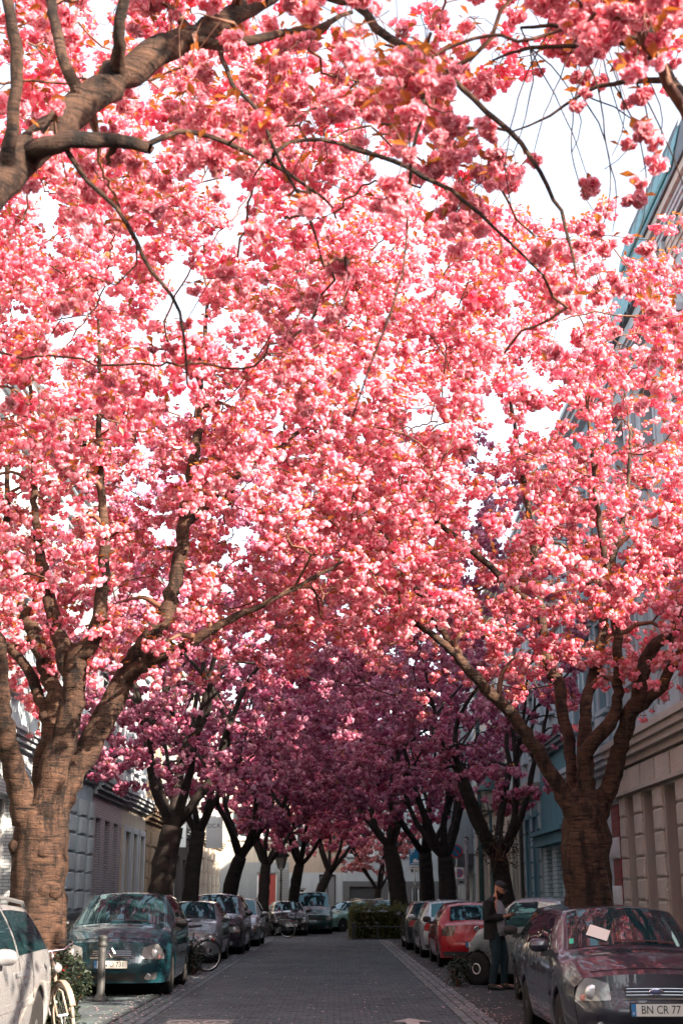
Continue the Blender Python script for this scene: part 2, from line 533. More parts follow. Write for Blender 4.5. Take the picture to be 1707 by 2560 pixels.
class House:
    """a house on the left (side -1) or right (+1) of the street; fb() gives boxes by distance along the street, height and depth out of the wall"""
    def __init__(s, name, label, side, y0, y1, base_z=0.10, xf=None):
        s.side = side; s.xf = (FL if side < 0 else FR) if xf is None else xf
        s.out = -side; s.y0, s.y1 = y0, y1; s.rev = 0.28
        s.root = empty(name, (s.xf, (y0 + y1) / 2, 0), label=label, cat='house')
        s.cy = (y0 + y1) / 2
    def fb(s, mb, ya, yb, za, zb, d0, d1):
        return mb.box(s.out * d0, s.out * d1, ya - s.cy, yb - s.cy, za, zb)
    def wall(s, m, z0, z1, opens, ya=None, yb=None, t=None, name='wall'):
        t = t or s.rev + 0.04
        ya = s.y0 if ya is None else ya; yb = s.y1 if yb is None else yb
        ys = sorted({ya, yb} | {v for o in opens for v in o[:2] if ya < v < yb})
        zs = sorted({z0, z1} | {v for o in opens for v in o[2:4] if z0 < v < z1})
        mb = MB()
        for i in range(len(ys) - 1):
            run = None
            for j in range(len(zs) - 1):
                cy, cz = (ys[i] + ys[i + 1]) / 2, (zs[j] + zs[j + 1]) / 2
                hole = any(o[0] < cy < o[1] and o[2] < cz < o[3] for o in opens)
                if not hole:
                    if run is None: run = [zs[j], zs[j + 1]]
                    else: run[1] = zs[j + 1]
                if hole or j == len(zs) - 2:
                    if run: s.fb(mb, ys[i], ys[i + 1], run[0], run[1], -t, 0.0)
                    run = None
        return mb.build(name, m, s.root)
    def core(s, m, h, deep=9.0):
        mb = MB(); s.fb(mb, s.y0 + 0.01, s.y1 - 0.01, 0.0, h - 0.01, -deep, -s.rev - 0.08); return mb.build('house_body', m, s.root)
    def window(s, ya, yb, za, zb, mf=None, trans=0.7, mull=True, sill=None, door=False, mp=None):
        mf = mf or M_frame
        f = MB(); w = 0.07
        a, b = -s.rev, -s.rev + 0.08
        s.fb(f, ya, ya + w, za, zb, a, b); s.fb(f, yb - w, yb, za, zb, a, b)
        s.fb(f, ya + w, yb - w, za, za + w, a, b); s.fb(f, ya + w, yb - w, zb - w, zb, a, b)
        if mull: s.fb(f, (ya + yb) / 2 - 0.035, (ya + yb) / 2 + 0.035, za + w, zb - w, a, b - 0.005)
        if trans: s.fb(f, ya + w, yb - w, za + (zb - za) * trans - 0.03, za + (zb - za) * trans + 0.03, a, b - 0.008)
        o = f.build('door_frame' if door else 'window', mf, s.root)
        p = MB(); s.fb(p, ya + 0.03, yb - 0.03, za + 0.03, zb - 0.03, 0.022 - s.rev, 0.03 - s.rev); p.build('pane', mp or M_pane, o)
        if sill is not None:
            q = MB(); s.fb(q, ya - 0.08, yb + 0.08, za - 0.11, za - 0.005, 0.1 - s.rev, 0.13); q.build('sill', sill, o)
        return o
    def surround(s, ya, yb, za, zb, m, w=0.14, d=0.05, cap=0.0):
        q = MB()
        s.fb(q, ya - w, ya - 0.002, za, zb, 0.002, d); s.fb(q, yb + 0.002, yb + w, za, zb, 0.002, d)
        s.fb(q, ya - w, yb + w, zb + 0.002, zb + w, 0.002, d)
        if cap: s.fb(q, ya - w - 0.1, yb + w + 0.1, zb + w + 0.004, zb + w + cap, 0.002, d + 0.14)
        return q.build('window_surround', m, s.root, bevel=0.01)
    def ledge(s, z0, z1, proj, m, name='cornice', ya=None, yb=None):
        ya = s.y0 if ya is None else ya; yb = s.y1 if yb is None else yb
        q = MB(); n = 4
        for i in range(n):
            za, zb = z0 + (z1 - z0) * i / n, z0 + (z1 - z0) * (i + 1) / n - 0.004
            s.fb(q, ya, yb, za, zb, 0.003, proj * (0.35 + 0.65 * (i / (n - 1)) ** 0.7))
        return q.build(name, m, s.root)
    def upper(s, zlist, bays, w, m, sm, mf=None, name='upper_wall', capd=0.12):
        """upper storeys: bays are window centres; zlist (sill, head) of each storey"""
        op = [(c - w / 2, c + w / 2, za, zb) for za, zb in zlist for c in bays]
        z0, z1 = s.uz
        s.wall(m, z0, z1, op, name=name)
        for o in op:
            s.window(*o, mf=mf, sill=sm)
            s.surround(*o, sm, cap=capd)
    def roof(s, z, m, h=2.6, over=0.35, deep=9.0):
        q = MB(); o = s.out
        pts = [(o * over, z), (o * (over - 0.06), z + 0.16), (-o * 3.2, z + h), (-o * deep, z + h), (-o * deep, z)]
        q.prism([(a, b) for a, b in pts], s.y0 - s.cy + 0.004, s.y1 - s.cy - 0.004, axis='y')
        return q.build('roof', m, s.root)

# -------- left side
P_white = plaster('white_plaster', (0.422, 0.468, 0.496))
P_bluegrey = plaster('blue_grey_plaster', (0.286, 0.360, 0.407))
P_cream = plaster('cream_plaster', (0.408, 0.382, 0.326))
P_ochre = plaster('ochre_plaster', (0.272, 0.209, 0.141))
P_grey = plaster('grey_plaster', (0.245, 0.274, 0.289))
P_dark = plaster('dark_plaster', (0.088, 0.086, 0.085))
P_beige = plaster('beige_stone', (0.44, 0.39, 0.345), grain=28)
P_pale = plaster('pale_grey_stucco', (0.367, 0.425, 0.444))
P_teal = plaster('teal_plaster', (0.109, 0.238, 0.281))
P_pblue = plaster('pale_blue_plaster', (0.218, 0.331, 0.385))
P_peach = plaster('peach_plaster', (0.422, 0.346, 0.281))
B_white = brick_mat('white_glazed_brick', (0.58, 0.62, 0.63), (0.50, 0.55, 0.57), (0.16, 0.2, 0.21))
B_teal = brick_mat('teal_glazed_brick', (0.20, 0.34, 0.37), (0.17, 0.29, 0.33), (0.05, 0.07, 0.08))
B_lilac = brick_mat('grey_lilac_brick', (0.34, 0.31, 0.33), (0.28, 0.27, 0.30), (0.11, 0.10, 0.11))
B_blue = brick_mat('pale_blue_tiles', (0.45, 0.60, 0.64), (0.38, 0.54, 0.58), (0.05, 0.09, 0.10), bw=0.2, bh=0.12)
B_red = brick_mat('dark_red_brick', (0.24, 0.035, 0.035), (0.20, 0.03, 0.03), (0.07, 0.02, 0.02), bw=0.3, bh=0.16)
M_panelgrey = noise_mat('grey_boarded_plinth', (0.30, 0.30, 0.30), (0.38, 0.37, 0.36), 3, 0.8)

def stone_column(h, ya, yb, z0, z1, bh, m, proud=0.07, name='block', gap=0.04, wob=0.0):
    """rusticated blocks laid one above the other on a wall; each is a part"""
    n = max(1, round((z1 - z0) / bh)); bh = (z1 - z0) / n
    me = None
    for i in range(n):
        if me is None:
            q = MB()
            W, Hh, e = (yb - ya) / 2, (bh - gap) / 2, 0.035
            o = h.out
            q.add([(0.003 * o, -W, -Hh), (0.003 * o, W, -Hh), (0.003 * o, W, Hh), (0.003 * o, -W, Hh),
                   (proud * o * 0.6, -W, -Hh), (proud * o * 0.6, W, -Hh), (proud * o * 0.6, W, Hh), (proud * o * 0.6, -W, Hh),
                   (proud * o, -W + e, -Hh + e), (proud * o, W - e, -Hh + e), (proud * o, W - e, Hh - e), (proud * o, -W + e, Hh - e)],
                  [(0, 1, 5, 4), (1, 2, 6, 5), (2, 3, 7, 6), (3, 0, 4, 7), (4, 5, 9, 8), (5, 6, 10, 9), (6, 7, 11, 10), (7, 4, 8, 11), (8, 9, 10, 11), (3, 2, 1, 0)])
            me = q.mesh(name, m)
        link(name, me, h.root, (0, (ya + yb) / 2 - h.cy, z0 + bh * (i + 0.5)))

# white glazed-brick house with graffiti
h = House('brick_house', 'white glazed brick house with pink graffiti behind the large trunk on the left', -1, 24.0, 35.4)
h.core(P_grey, 11.6)
op = [(25.5, 26.8, 0.2, 3.0), (28.2, 29.6, 1.2, 3.6), (31.0, 32.4, 1.2, 3.6), (33.0, 34.1, 0.15, 3.2)]
h.wall(B_white, 1.2, 4.6, op, yb=34.6); h.wall(M_panelgrey, 0.05, 1.195, op, yb=34.6, name='plinth')
for o in op[1:3]: h.window(*o, sill=P_grey)
h.window(*op[0], door=True, mf=M_framed); h.window(*op[3], door=True, mf=M_framed)
q = MB(); h.fb(q, 34.6, 35.38, 0.06, 4.6, -0.3, 0.05); q.build('brick_pilaster', B_teal, h.root)
h.ledge(4.6, 5.0, 0.3, P_white)
h.uz = (5.0, 11.6); h.upper([(5.8, 7.6), (9.0, 10.7)], [25.9, 28.6, 31.3, 33.9], 1.1, P_pale, P_white)
h.ledge(11.6, 12.0, 0.4, P_white); h.roof(12.02, M_roof, h=2.0)
gm = mat('pink_spray_paint', (0.45, 0.10, 0.20), 0.7)
for k, zc in enumerate((3.9, 3.1, 2.4)):
    q = MB()
    for t in range(2):
        pts = [(0.012, 32.72 - h.cy + 0.16 * math.cos(a * 1.3 + t) + 0.02 * t, zc + 0.28 * math.sin(a + k + t * 0.7)) for a in np.linspace(0, 5.4, 14)]
        q.tube(pts, 0.02, 5)
    q.build('graffiti', gm, h.root)

# pale blue-grey house with block columns
h = House('stucco_house', 'pale blue grey stucco house with columns of square rusticated blocks', -1, 35.4, 39.1)
h.core(P_grey, 14)
op = [(36.55, 37.0, 1.25, 4.05), (38.0, 38.45, 1.25, 4.05)]
h.wall(P_bluegrey, 1.1, 4.6, op); h.wall(M_panelgrey, 0.05, 1.095, [], name='plinth')
q = MB()
for i in range(24): h.fb(q, 35.45 + i * 0.152, 35.45 + i * 0.152 + 0.11, 0.1, 0.98, 0.003, 0.03)
q.build('plinth_boarding', M_panelgrey, h.root)
h.ledge(0.98, 1.2, 0.12, P_grey, 'plinth_ledge')
for o in op: h.window(*o, trans=0.7, mull=False)
for ya, yb in ((35.5, 36.5), (37.05, 37.95), (38.5, 39.05)): stone_column(h, ya, yb, 1.22, 4.1, 0.48, P_pale, 0.09)
h.ledge(4.6, 5.0, 0.35, P_pale)
h.uz = (5.0, 13.4); h.upper([(5.9, 8.0), (9.4, 11.4)], [36.4, 38.1], 0.95, P_pale, P_white)
h.ledge(13.4, 13.9, 0.45, P_pale); h.roof(13.92, M_roof)

# lilac brick house
h = House('brick_house', 'grey lilac brick house with three tall narrow windows behind the blue-green car', -1, 39.1, 44.6)
h.core(P_grey, 13)
op = [(39.75, 40.65, 1.15, 3.75), (41.4, 42.3, 1.15, 3.75), (43.1, 43.95, 1.15, 3.75)]
h.wall(B_lilac, 0.9, 4.35, op); h.wall(P_grey, 0.05, 0.895, [], name='plinth')
for o in op: h.window(*o, mf=M_framed, sill=P_grey)
h.ledge(4.35, 4.85, 0.35, P_grey)
h.uz = (4.85, 12.8); h.upper([(5.7, 7.7), (9.2, 11.1)], [40.2, 41.85, 43.5], 0.95, B_lilac, P_grey)
h.ledge(12.8, 13.3, 0.45, P_grey); h.roof(13.32, M_roof)

# cream house with white window frames
h = House('plaster_house', 'cream plaster house with tall white framed windows beside the lilac brick house', -1, 44.6, 50.2)
h.core(P_grey, 13)
op = [(45.2, 46.2, 0.9, 3.6), (46.95, 47.95, 0.9, 3.6), (48.7, 49.7, 0.9, 3.6)]
h.wall(P_cream, 0.05, 4.4, op)
for o in op: h.window(*o); h.surround(*o, P_white, w=0.2, d=0.08)
for yy in (44.65, 46.5, 48.25): stone_column(h, yy, yy + 0.16, 0.9, 3.7, 0.4, P_peach, 0.05)
h.ledge(4.4, 4.85, 0.4, P_white)
h.uz = (4.85, 12.6); h.upper([(5.7, 7.6), (9.2, 11.0)], [45.7, 47.4, 49.2], 0.95, P_white, P_white)
h.ledge(12.6, 13.0, 0.45, P_white); h.roof(13.02, M_roof)

# ochre rusticated house with a lit strip in its doorway
h = House('rusticated_house', 'ochre rusticated house with a dark arched doorway', -1, 50.2, 54.8)
h.core(P_grey, 12.6)
op = [(50.95, 51.7, 0.9, 3.5), (52.9, 54.2, 0.12, 3.4)]
h.wall(P_ochre, 0.05, 4.2, op)
h.window(*op[0], mf=M_framed); h.window(*op[1], mf=M_framed, door=True)
for ya, yb in ((50.25, 50.9), (51.76, 52.8), (54.3, 54.75)): stone_column(h, ya, yb, 0.5, 3.9, 0.55, P_ochre, 0.08)
h.ledge(4.2, 4.7, 0.35, P_ochre)
h.uz = (4.7, 12.4); h.upper([(5.6, 7.4), (9.0, 10.8)], [51.3, 53.6], 0.95, P_ochre, P_cream)
h.ledge(12.4, 12.8, 0.45, P_cream); h.roof(12.82, M_roof)

# dark shop house
h = House('shop_house', 'dark grey shop front with a light pilaster behind the leaning trunks', -1, 54.8, 69.0)
h.core(P_dark, 13)
op = [(55.6, 58.4, 0.3, 3.3), (59.6, 62.0, 0.3, 3.3), (63.2, 64.4, 0.15, 3.2), (66.0, 68.0, 0.8, 3.3)]
h.wall(P_dark, 0.05, 4.2, op)
for o in op: h.window(*o, mf=M_framed, mull=(o[1] - o[0]) > 2)
stone_column(h, 65.2, 65.5, 0.2, 4.1, 0.7, P_cream, 0.1); stone_column(h, 58.8, 59.2, 0.2, 4.1, 0.7, P_grey, 0.1)
h.ledge(4.2, 4.6, 0.3, P_grey)
h.uz = (4.6, 12.4); h.upper([(5.5, 7.4), (9.0, 10.8)], [56.5, 59.5, 62.5, 66], 1.1, P_grey, P_cream)
h.ledge(12.4, 12.8, 0.45, P_cream); h.roof(12.82, M_roof)

# cream pilastered house
h = House('pilaster_house', 'cream house with jointed pilasters and narrow dark windows at the far left', -1, 69.0, 84.0)
h.core(P_grey, 13)
op = [(a, a + 1.25, 0.7, 3.6) for a in (69.8, 72.4, 75.0, 77.6, 80.2)]
h.wall(P_peach, 0.05, 4.3, op)
for o in op: h.window(*o, mf=M_framed, sill=P_cream)
for a in (69.15, 71.3, 73.9, 76.5, 79.1, 81.8): stone_column(h, a, a + 0.5, 0.3, 4.1, 0.6, P_cream, 0.1)
h.ledge(4.3, 4.7, 0.35, P_cream)
h.uz = (4.7, 12.4); h.upper([(5.5, 7.4), (9.0, 10.8)], [70.5, 73, 75.6, 78.2, 81], 1.1, P_cream, P_white)
h.ledge(12.4, 12.8, 0.45, P_cream); h.roof(12.82, M_roof)

# -------- right side
def verm(n, b):
    v = coords(n)
    t = N(n, 'ShaderNodeTexVoronoi', i_Scale=26.0)
    n.links.new(v, t.inputs['Vector'])
    ns = N(n, 'ShaderNodeTexNoise', i_Scale=1.2, i_Detail=6.0)
    n.links.new(v, ns.inputs['Vector'])
    n.links.new(ramp(n, ns.outputs['Fac'], [(0.3, (0.44, 0.385, 0.335)), (0.7, (0.58, 0.51, 0.445))]), b.inputs['Base Color'])
    bump(n, b, t.outputs['Distance'], 0.8, 0.03)
M_verm = mat('rough_beige_stone', (0.5, 0.43, 0.37), 0.9, build=verm)
h = House('stone_house', 'beige rusticated stone house with deep window reveals at the right edge', 1, 20.0, 31.0)
h.rev = 0.6
h.core(P_grey, 12.5)
op = [(29.55, 30.35, 0.9, 3.62), (27.75, 28.70, 0.9, 3.62), (25.85, 26.85, 0.9, 3.62), (23.9, 24.9, 0.9, 3.62), (21.9, 22.9, 0.9, 3.62)]
h.wall(P_beige, 0.05, 4.25, op)
for o in op: h.window(*o, mf=M_framed)
for k, (ya, yb) in enumerate(((30.38, 30.98), (28.74, 29.5), (26.9, 27.7), (24.95, 25.8), (23.0, 23.85))):
    stone_column(h, ya + 0.04, yb - 0.04, 0.15, 3.66, 0.44, M_verm, 0.07, gap=0.03)
for ya in (20.75, 22.05, 23.35, 24.65, 25.95, 27.25, 28.55, 29.8):              # band of wide stones below the cornice
    q = MB(); h.fb(q, ya, ya + 1.2, 3.74, 4.2, 0.003, 0.10); q.build('stone', M_verm, h.root, bevel=0.02)
q = MB(); h.fb(q, 20.02, 30.98, 3.665, 3.735, 0.003, 0.17); q.build('string_course', P_beige, h.root)
h.ledge(4.25, 4.8, 0.42, P_beige)
h.uz = (4.8, 12.6); bays = [21.0, 23.6, 26.2, 28.9]
h.upper([(6.0, 8.3), (9.7, 11.7)], bays, 1.05, P_pale, P_white, capd=0.16)
for yy in (22.1, 24.75, 27.35, 30.35):                                    # giant pilasters
    q = MB(); h.fb(q, yy, yy + 0.5, 4.85, 12.4, 0.003, 0.09); h.fb(q, yy - 0.06, yy + 0.56, 4.85, 5.5, 0.003, 0.13); q.build('pilaster', P_pale, h.root)
for yc in bays:                                                           # carved panels below the first-floor sills
    q = MB(); h.fb(q, yc - 0.62, yc + 0.62, 4.95, 5.78, 0.003, 0.035)
    o = q.build('parapet_panel', P_white, h.root)
    q = MB()
    for k in range(9):
        a = k * 0.7; cy = yc - h.cy
        pts = [(h.out * 0.045, cy + math.cos(a) * 0.16 * (1 + t) + (k % 3 - 1) * 0.25, 5.36 + math.sin(a) * 0.11 * (1 + t) + 0.05 * math.sin(6 * t)) for t in np.linspace(0, 1, 6)]
        q.tube(pts, 0.025, 5)
    q.build('carved_scrolls', P_grey, o)['kind'] = 'stuff'
h.ledge(12.6, 12.9, 0.3, P_pale, ya=24.4)
h.wall(P_pale, 12.6, 13.65, [], yb=30.1, name='attic_wall')
# heavy cornice over the near bays, a slated mansard behind it
M_slate = noise_mat('teal_slate', (0.07, 0.22, 0.25), (0.11, 0.28, 0.31), 5, 0.55)
M_slated = noise_mat('dark_ridge_slate', (0.05, 0.06, 0.07), (0.09, 0.10, 0.11), 5, 0.6)
o_ = h.out
h.ledge(13.1, 13.6, 0.10, P_beige, yb=24.3); h.ledge(13.62, 13.95, 0.20, P_white, 'crown_moulding', yb=24.34)
q = MB(); h.fb(q, 20.0, 24.4, 13.955, 14.12, -2.5, 0.27); q.build('eaves', P_beige, h.root)
q = MB(); h.fb(q, 19.98, 24.45, 14.124, 14.2, -2.5, 0.32); q.build('eaves_flashing', M_slated, h.root)
for yy in (20.6, 21.6, 22.6, 23.6, 24.05): q = MB(); h.fb(q, yy, yy + 0.18, 13.3, 13.61, 0.105, 0.17); q.build('cornice_bracket', P_pale, h.root)
A, Bz = Vector((o_ * 0.10, 0, 13.66)), Vector((-o_ * 0.60, 0, 16.7))
q = MB(); q.prism([(A.x, A.z), (Bz.x, Bz.z), (-o_ * 5, 17.0), (-o_ * 5, 13.66)], 22.2 - h.cy, 30.0 - h.cy, axis='y')
rf = q.build('mansard_roof', M_slated, h.root)
d = (Bz - A).normalized(); nrm = Vector((o_ * d.z, 0, -o_ * d.x)); nrm = nrm if nrm.x * o_ > 0 else -nrm
shape = [(-0.2, 0.0), (-0.18, -0.2), (-0.1, -0.34), (0.0, -0.40), (0.1, -0.34), (0.18, -0.2), (0.2, 0.0), (0.2, 0.22), (-0.2, 0.22)]
slv = [Vector((0, a, 0)) + d * bq for a, bq in shape]
q = MB(); nn = len(slv)
q.add([p + nrm * 0.004 for p in slv] + [p + nrm * 0.022 for p in slv], [tuple(range(nn)), tuple(range(nn, 2 * nn))] + [(i, (i + 1) % nn, nn + (i + 1) % nn, nn + i) for i in range(nn)])
slm = q.mesh('slate', M_slate); slm2 = slm.copy(); slm2.materials[0] = M_slated
for r in range(10):
    for c in range(14):
        yy = 29.8 - c * 0.405 - (0.2 if r % 2 else 0)
        if yy < 24.4: continue
        p = A + d * (0.38 + r * 0.30) + nrm * (0.004 + 0.004 * (c % 2) + 0.002 * (9 - r))
        link('slate', slm2 if r == 9 else slm, rf, (p.x, yy - h.cy, p.z))
q = MB(); p = A + d * 2.0 + nrm * 0.06
q.tube([(p.x, 24.4 - h.cy, p.z), (p.x, 30.05 - h.cy, p.z)], 0.05, 6); q.build('snow_rail', M_slate, rf)
q = MB(); h.fb(q, 30.1, 31.0, 12.92, 13.1, -6, 0.3); q.build('side_roof', M_slated, h.root)

# red brick house with white bosses
P_boss = plaster('white_boss_stone', (0.66, 0.67, 0.67), grain=30)
h = House('brick_house', 'dark red brick house front with round white stone bosses beside the right trunk', 1, 31.0, 37.2)
h.core(P_grey, 14)
op = [(32.6, 33.6, 0.9, 3.6), (34.4, 35.4, 0.9, 3.6)]
h.wall(P_white, 0.05, 4.3, op, ya=32.0)
for o in op: h.window(*o, sill=P_white)
h.wall(P_white, 0.05, 4.3, [], yb=31.2, name='corner_wall')
q = MB(); h.fb(q, 31.2, 32.0, 0.05, 4.3, -0.3, 0.04); q.build('brick_panel', B_red, h.root)
for zc in (0.5, 1.55, 2.6):                                               # rounded bosses that stand out of the brick
    q = MB(); n = 12; rows = []
    for i in range(n + 1):
        t = math.pi * (i / n - 0.5)
        rows.append([(h.out * (0.04 + 0.10 * max(0.0, math.cos(t)) ** 0.45 * (1 if abs(a) < 0.5 else 0.9)), 31.6 - h.cy + a * 0.84, zc + math.sin(t) * 0.23) for a in np.linspace(-0.5, 0.5, 6)])
    q.grid(rows)
    for sgn in (0, -1): q.f.append(tuple(i * 6 + (5 if sgn else 0) for i in range(n + 1)))
    q.build('stone_boss', P_boss, h.root, smooth=False)
h.ledge(3.55, 3.75, 0.25, P_white, 'bracket_ledge', ya=31.0, yb=32.05)
h.ledge(4.3, 4.8, 0.42, P_white)
h.uz = (4.8, 13.2); h.upper([(5.8, 7.9), (9.4, 11.4)], [32.3, 34.1, 35.9], 1.0, P_pblue, P_white)
h.ledge(13.2, 13.7, 0.5, P_white); h.roof(13.72, M_roof)
q = MB(); h.fb(q, 31.9, 32.6, 5.0, 5.6, 0.003, 0.2); q.build('corbel_block', P_white, h.root)

# teal shop house with tiled piers
h = House('shop_house', 'teal shop front with pale blue tiled piers left of the right trunk', 1, 37.2, 43.0)
h.core(P_grey, 13)
op = [(37.9, 38.7, 0.15, 2.95), (39.5, 40.4, 0.5, 2.95), (41.2, 42.2, 0.5, 2.95)]
h.wall(B_blue, 0.05, 3.0, op)
for o in op: h.window(*o, mf=M_framed, mull=False)
q = MB(); h.fb(q, 37.22, 42.98, 3.0, 3.3, -0.3, 0.28); h.fb(q, 37.22, 42.98, 3.304, 3.42, -0.3, 0.40); q.build('shop_cornice', P_teal, h.root)
h.wall(P_teal, 3.42, 5.6, [], name='fascia_wall')
h.ledge(5.6, 6.0, 0.4, P_grey)
h.uz = (6.0, 13.0); h.upper([(6.8, 8.8), (10.0, 11.8)], [38.6, 40.2, 41.8], 0.95, P_pale, P_white)
h.ledge(13.0, 13.5, 0.5, P_white); h.roof(13.52, M_roof)

# pale blue house with deep blue reveals
h = House('plaster_house', 'pale house with deep blue window reveals and a cream plinth on the right', 1, 43.0, 51.0)
h.core(P_grey, 13)
op = [(43.7, 44.6, 1.35, 4.0), (45.4, 46.3, 1.35, 4.0), (47.3, 48.1, 1.35, 4.0), (49.2, 50.0, 1.35, 4.0)]
h.wall(P_pblue, 1.1, 4.6, op, yb=47.0); h.wall(P_cream, 1.1, 4.6, op, ya=47.0, name='cream_wall'); h.wall(P_peach, 0.05, 1.095, [], name='plinth')
for k, o in enumerate(op): h.window(*o, mf=M_framed if k < 2 else M_frame, sill=P_cream); h.surround(*o, P_teal if k < 2 else P_cream, w=0.16, d=0.07)
h.ledge(0.98, 1.16, 0.14, P_cream, 'plinth_ledge')
stone_column(h, 43.05, 43.45, 1.2, 4.5, 0.5, P_pale, 0.06); stone_column(h, 44.8, 45.2, 1.2, 4.5, 0.5, P_pale, 0.06); stone_column(h, 46.6, 46.98, 1.2, 4.5, 0.5, P_pale, 0.06)
q = MB(); q.tube([(h.out * 0.12, 47.06 - h.cy, 0.15), (h.out * 0.12, 47.06 - h.cy, 12.6)], 0.05, 8); q.build('downpipe', M_darkiron, h.root)
h.ledge(4.6, 5.0, 0.4, P_cream)
h.uz = (5.0, 12.8); h.upper([(5.9, 7.8), (9.4, 11.2)], [44.2, 46.0, 48, 49.9], 0.9, P_pale, P_white)
h.ledge(12.8, 13.3, 0.5, P_white); h.roof(13.32, M_roof)

# cream arched house
h = House('arched_house', 'cream rusticated house with arched windows behind the green pole', 1, 51.0, 63.0)
h.core(P_grey, 13)
op = [(a, a + 1.0, 0.9, 3.3) for a in (51.9, 54.1, 56.3, 58.5, 60.7)]
h.wall(P_cream, 0.05, 4.9, op)
for o in op:
    h.window(*o, sill=P_cream)
    q = MB(); c = (o[0] + o[1]) / 2 - h.cy
    q.tube([(h.out * 0.05, c + 0.62 * math.cos(t), 3.3 + 0.5 * math.sin(t)) for t in np.linspace(0, math.pi, 10)], 0.09, 6); q.build('window_arch', P_peach, h.root)
for a in (51.1, 53.15, 55.35, 57.55, 59.75, 62.0): stone_column(h, a, a + 0.55, 0.5, 4.3, 0.5, P_peach, 0.07)
h.ledge(4.9, 5.4, 0.5, P_cream)
h.uz = (5.4, 12.8); h.upper([(6.2, 8.0), (9.6, 11.3)], [52.4, 54.6, 56.8, 59, 61.2], 0.95, P_cream, P_white)
h.ledge(12.8, 13.3, 0.5, P_cream); h.roof(13.32, M_roof)
# grey house with a box bay
h = House('bay_house', 'grey house with a box bay over a dark recess at the far right', 1, 63.0, 84.0)
h.core(P_grey, 13)
op = [(64.0, 65.2, 0.2, 2.6), (67, 68.6, 0.9, 2.8)]
h.wall(P_pale, 0.05, 4.0, op)
for o in op: h.window(*o)
q = MB(); h.fb(q, 64.5, 69.5, 3.5, 9.5, 0.004, 1.2); q.build('bay', P_grey, h.root)
q = MB(); h.fb(q, 64.45, 69.55, 3.0, 3.495, 0.004, 1.24); q.build('bay_soffit', M_framed, h.root)
h.uz = (4.0, 12.6); h.upper([(5.0, 6.8), (8.6, 10.4)], [72, 75, 78, 81], 1.1, P_pale, P_white)
h.roof(12.62, M_roof)

# -------- far end of the street: three fronts that face the camera
def end_house(name, label, x0, x1, y, m_low, m_up, zsplit, h_, low, up, roofm=M_roof):
    root = empty(name, ((x0 + x1) / 2, y, 0), label=label, cat='house')
    cx = (x0 + x1) / 2
    def wall(m, za, zb, opens, nm):
        xs = sorted({x0, x1} | {v for o in opens for v in o[:2]})
        zs = sorted({za, zb} | {v for o in opens for v in o[2:4] if za < v < zb})
        q = MB()
        for i in range(len(xs) - 1):
            for j in range(len(zs) - 1):
                px, pz = (xs[i] + xs[i + 1]) / 2, (zs[j] + zs[j + 1]) / 2
                if not any(o[0] < px < o[1] and o[2] < pz < o[3] for o in opens): q.box(xs[i] - cx, xs[i + 1] - cx, 0, 0.3, zs[j], zs[j + 1])
        q.build(nm, m, root)
    wall(m_low, 0.05, zsplit, low, 'wall'); wall(m_up, zsplit, h_, up, 'upper_wall')
    MB().box(x0 - cx + 0.01, x1 - cx - 0.01, 0.34, 9, 0, h_ - 0.01).build('house_body', P_grey, root)
    for o in low + up:
        mf, mp = (o[4], o[5]) if len(o) > 4 else (M_frame, M_pane)
        a, b, za, zb = o[0] - cx, o[1] - cx, o[2], o[3]
        q = MB(); w_ = 0.09
        for bx in ((a, a + w_, za, zb), (b - w_, b, za, zb), (a + w_, b - w_, za, za + w_), (a + w_, b - w_, zb - w_, zb), ((a + b) / 2 - 0.04, (a + b) / 2 + 0.04, za + w_, zb - w_)): q.box(bx[0], bx[1], 0.12, 0.2, bx[2], bx[3])
        ob = q.build('window', mf, root)
        MB().box(a + 0.03, b - 0.03, 0.15, 0.16, za + 0.03, zb - 0.03).build('pane', mp, ob)
        MB().box(a - 0.1, b + 0.1, -0.12, 0.1, za - 0.12, za - 0.006).build('sill', P_white, ob)
    q = MB().prism([(-0.4, h_), (-0.4, h_ + 0.2), (4.5, h_ + 2.6), (9, h_)], x0 - cx, x1 - cx, axis='x'); q.build('roof', roofm, root)
    return root, cx
r, cx = end_house('shuttered_house', 'grey house with a slatted shutter and a red curtained window at the street end', -6.8, -2.7, 84.0, P_grey, P_cream, 3.6, 10,
    [(-4.6, -3.4, 1.0, 3.0, M_frame, M_curtain)], [(-6.2, -5.2, 5.0, 6.6), (-4.4, -3.4, 5.0, 6.6)])
for i in range(16):
    q = MB().box(-3.3 - cx, -2.75 - cx, -0.06, -0.004, 0.9 + i * 0.15, 1.02 + i * 0.15); q.build('shutter_slat', M_steel, r)
end_house('peach_house', 'peach house with a white ground floor and a tall grey door at the street end', -2.7, 0.5, 84.0, P_white, P_peach, 3.0, 9.5,
    [(-2.4, -1.7, 0.8, 2.1), (-0.9, 0.1, 0.1, 2.9, M_framed, mat('grey_door', (0.2, 0.21, 0.22), 0.6))], [(-2.3, -1.4, 4.4, 6.2), (-0.6, 0.3, 4.4, 6.2)])
end_house('modern_house', 'white modern house with a dark garage band behind the hedge', 0.5, 7.6, 84.0, mat('charcoal_render', (0.12, 0.125, 0.13), 0.7), P_white, 2.5, 9.0,
    [(0.9, 2.7, 0.1, 2.2, M_framed, M_framed), (3.2, 4.2, 0.1, 2.2), (4.6, 5.4, 0.9, 2.2)], [(0.8, 2.4, 4.0, 5.4), (3.4, 5.2, 4.0, 5.4)])
end_house('corner_house', 'white corner house seen past the parking sign', 7.6, 16.0, 78.0, P_white, P_white, 3.2, 10, [(8.6, 9.6, 0.9, 2.5), (11, 12, 0.9, 2.5)], [(8.6, 9.6, 4.4, 6.2), (11, 12, 4.4, 6.2)])

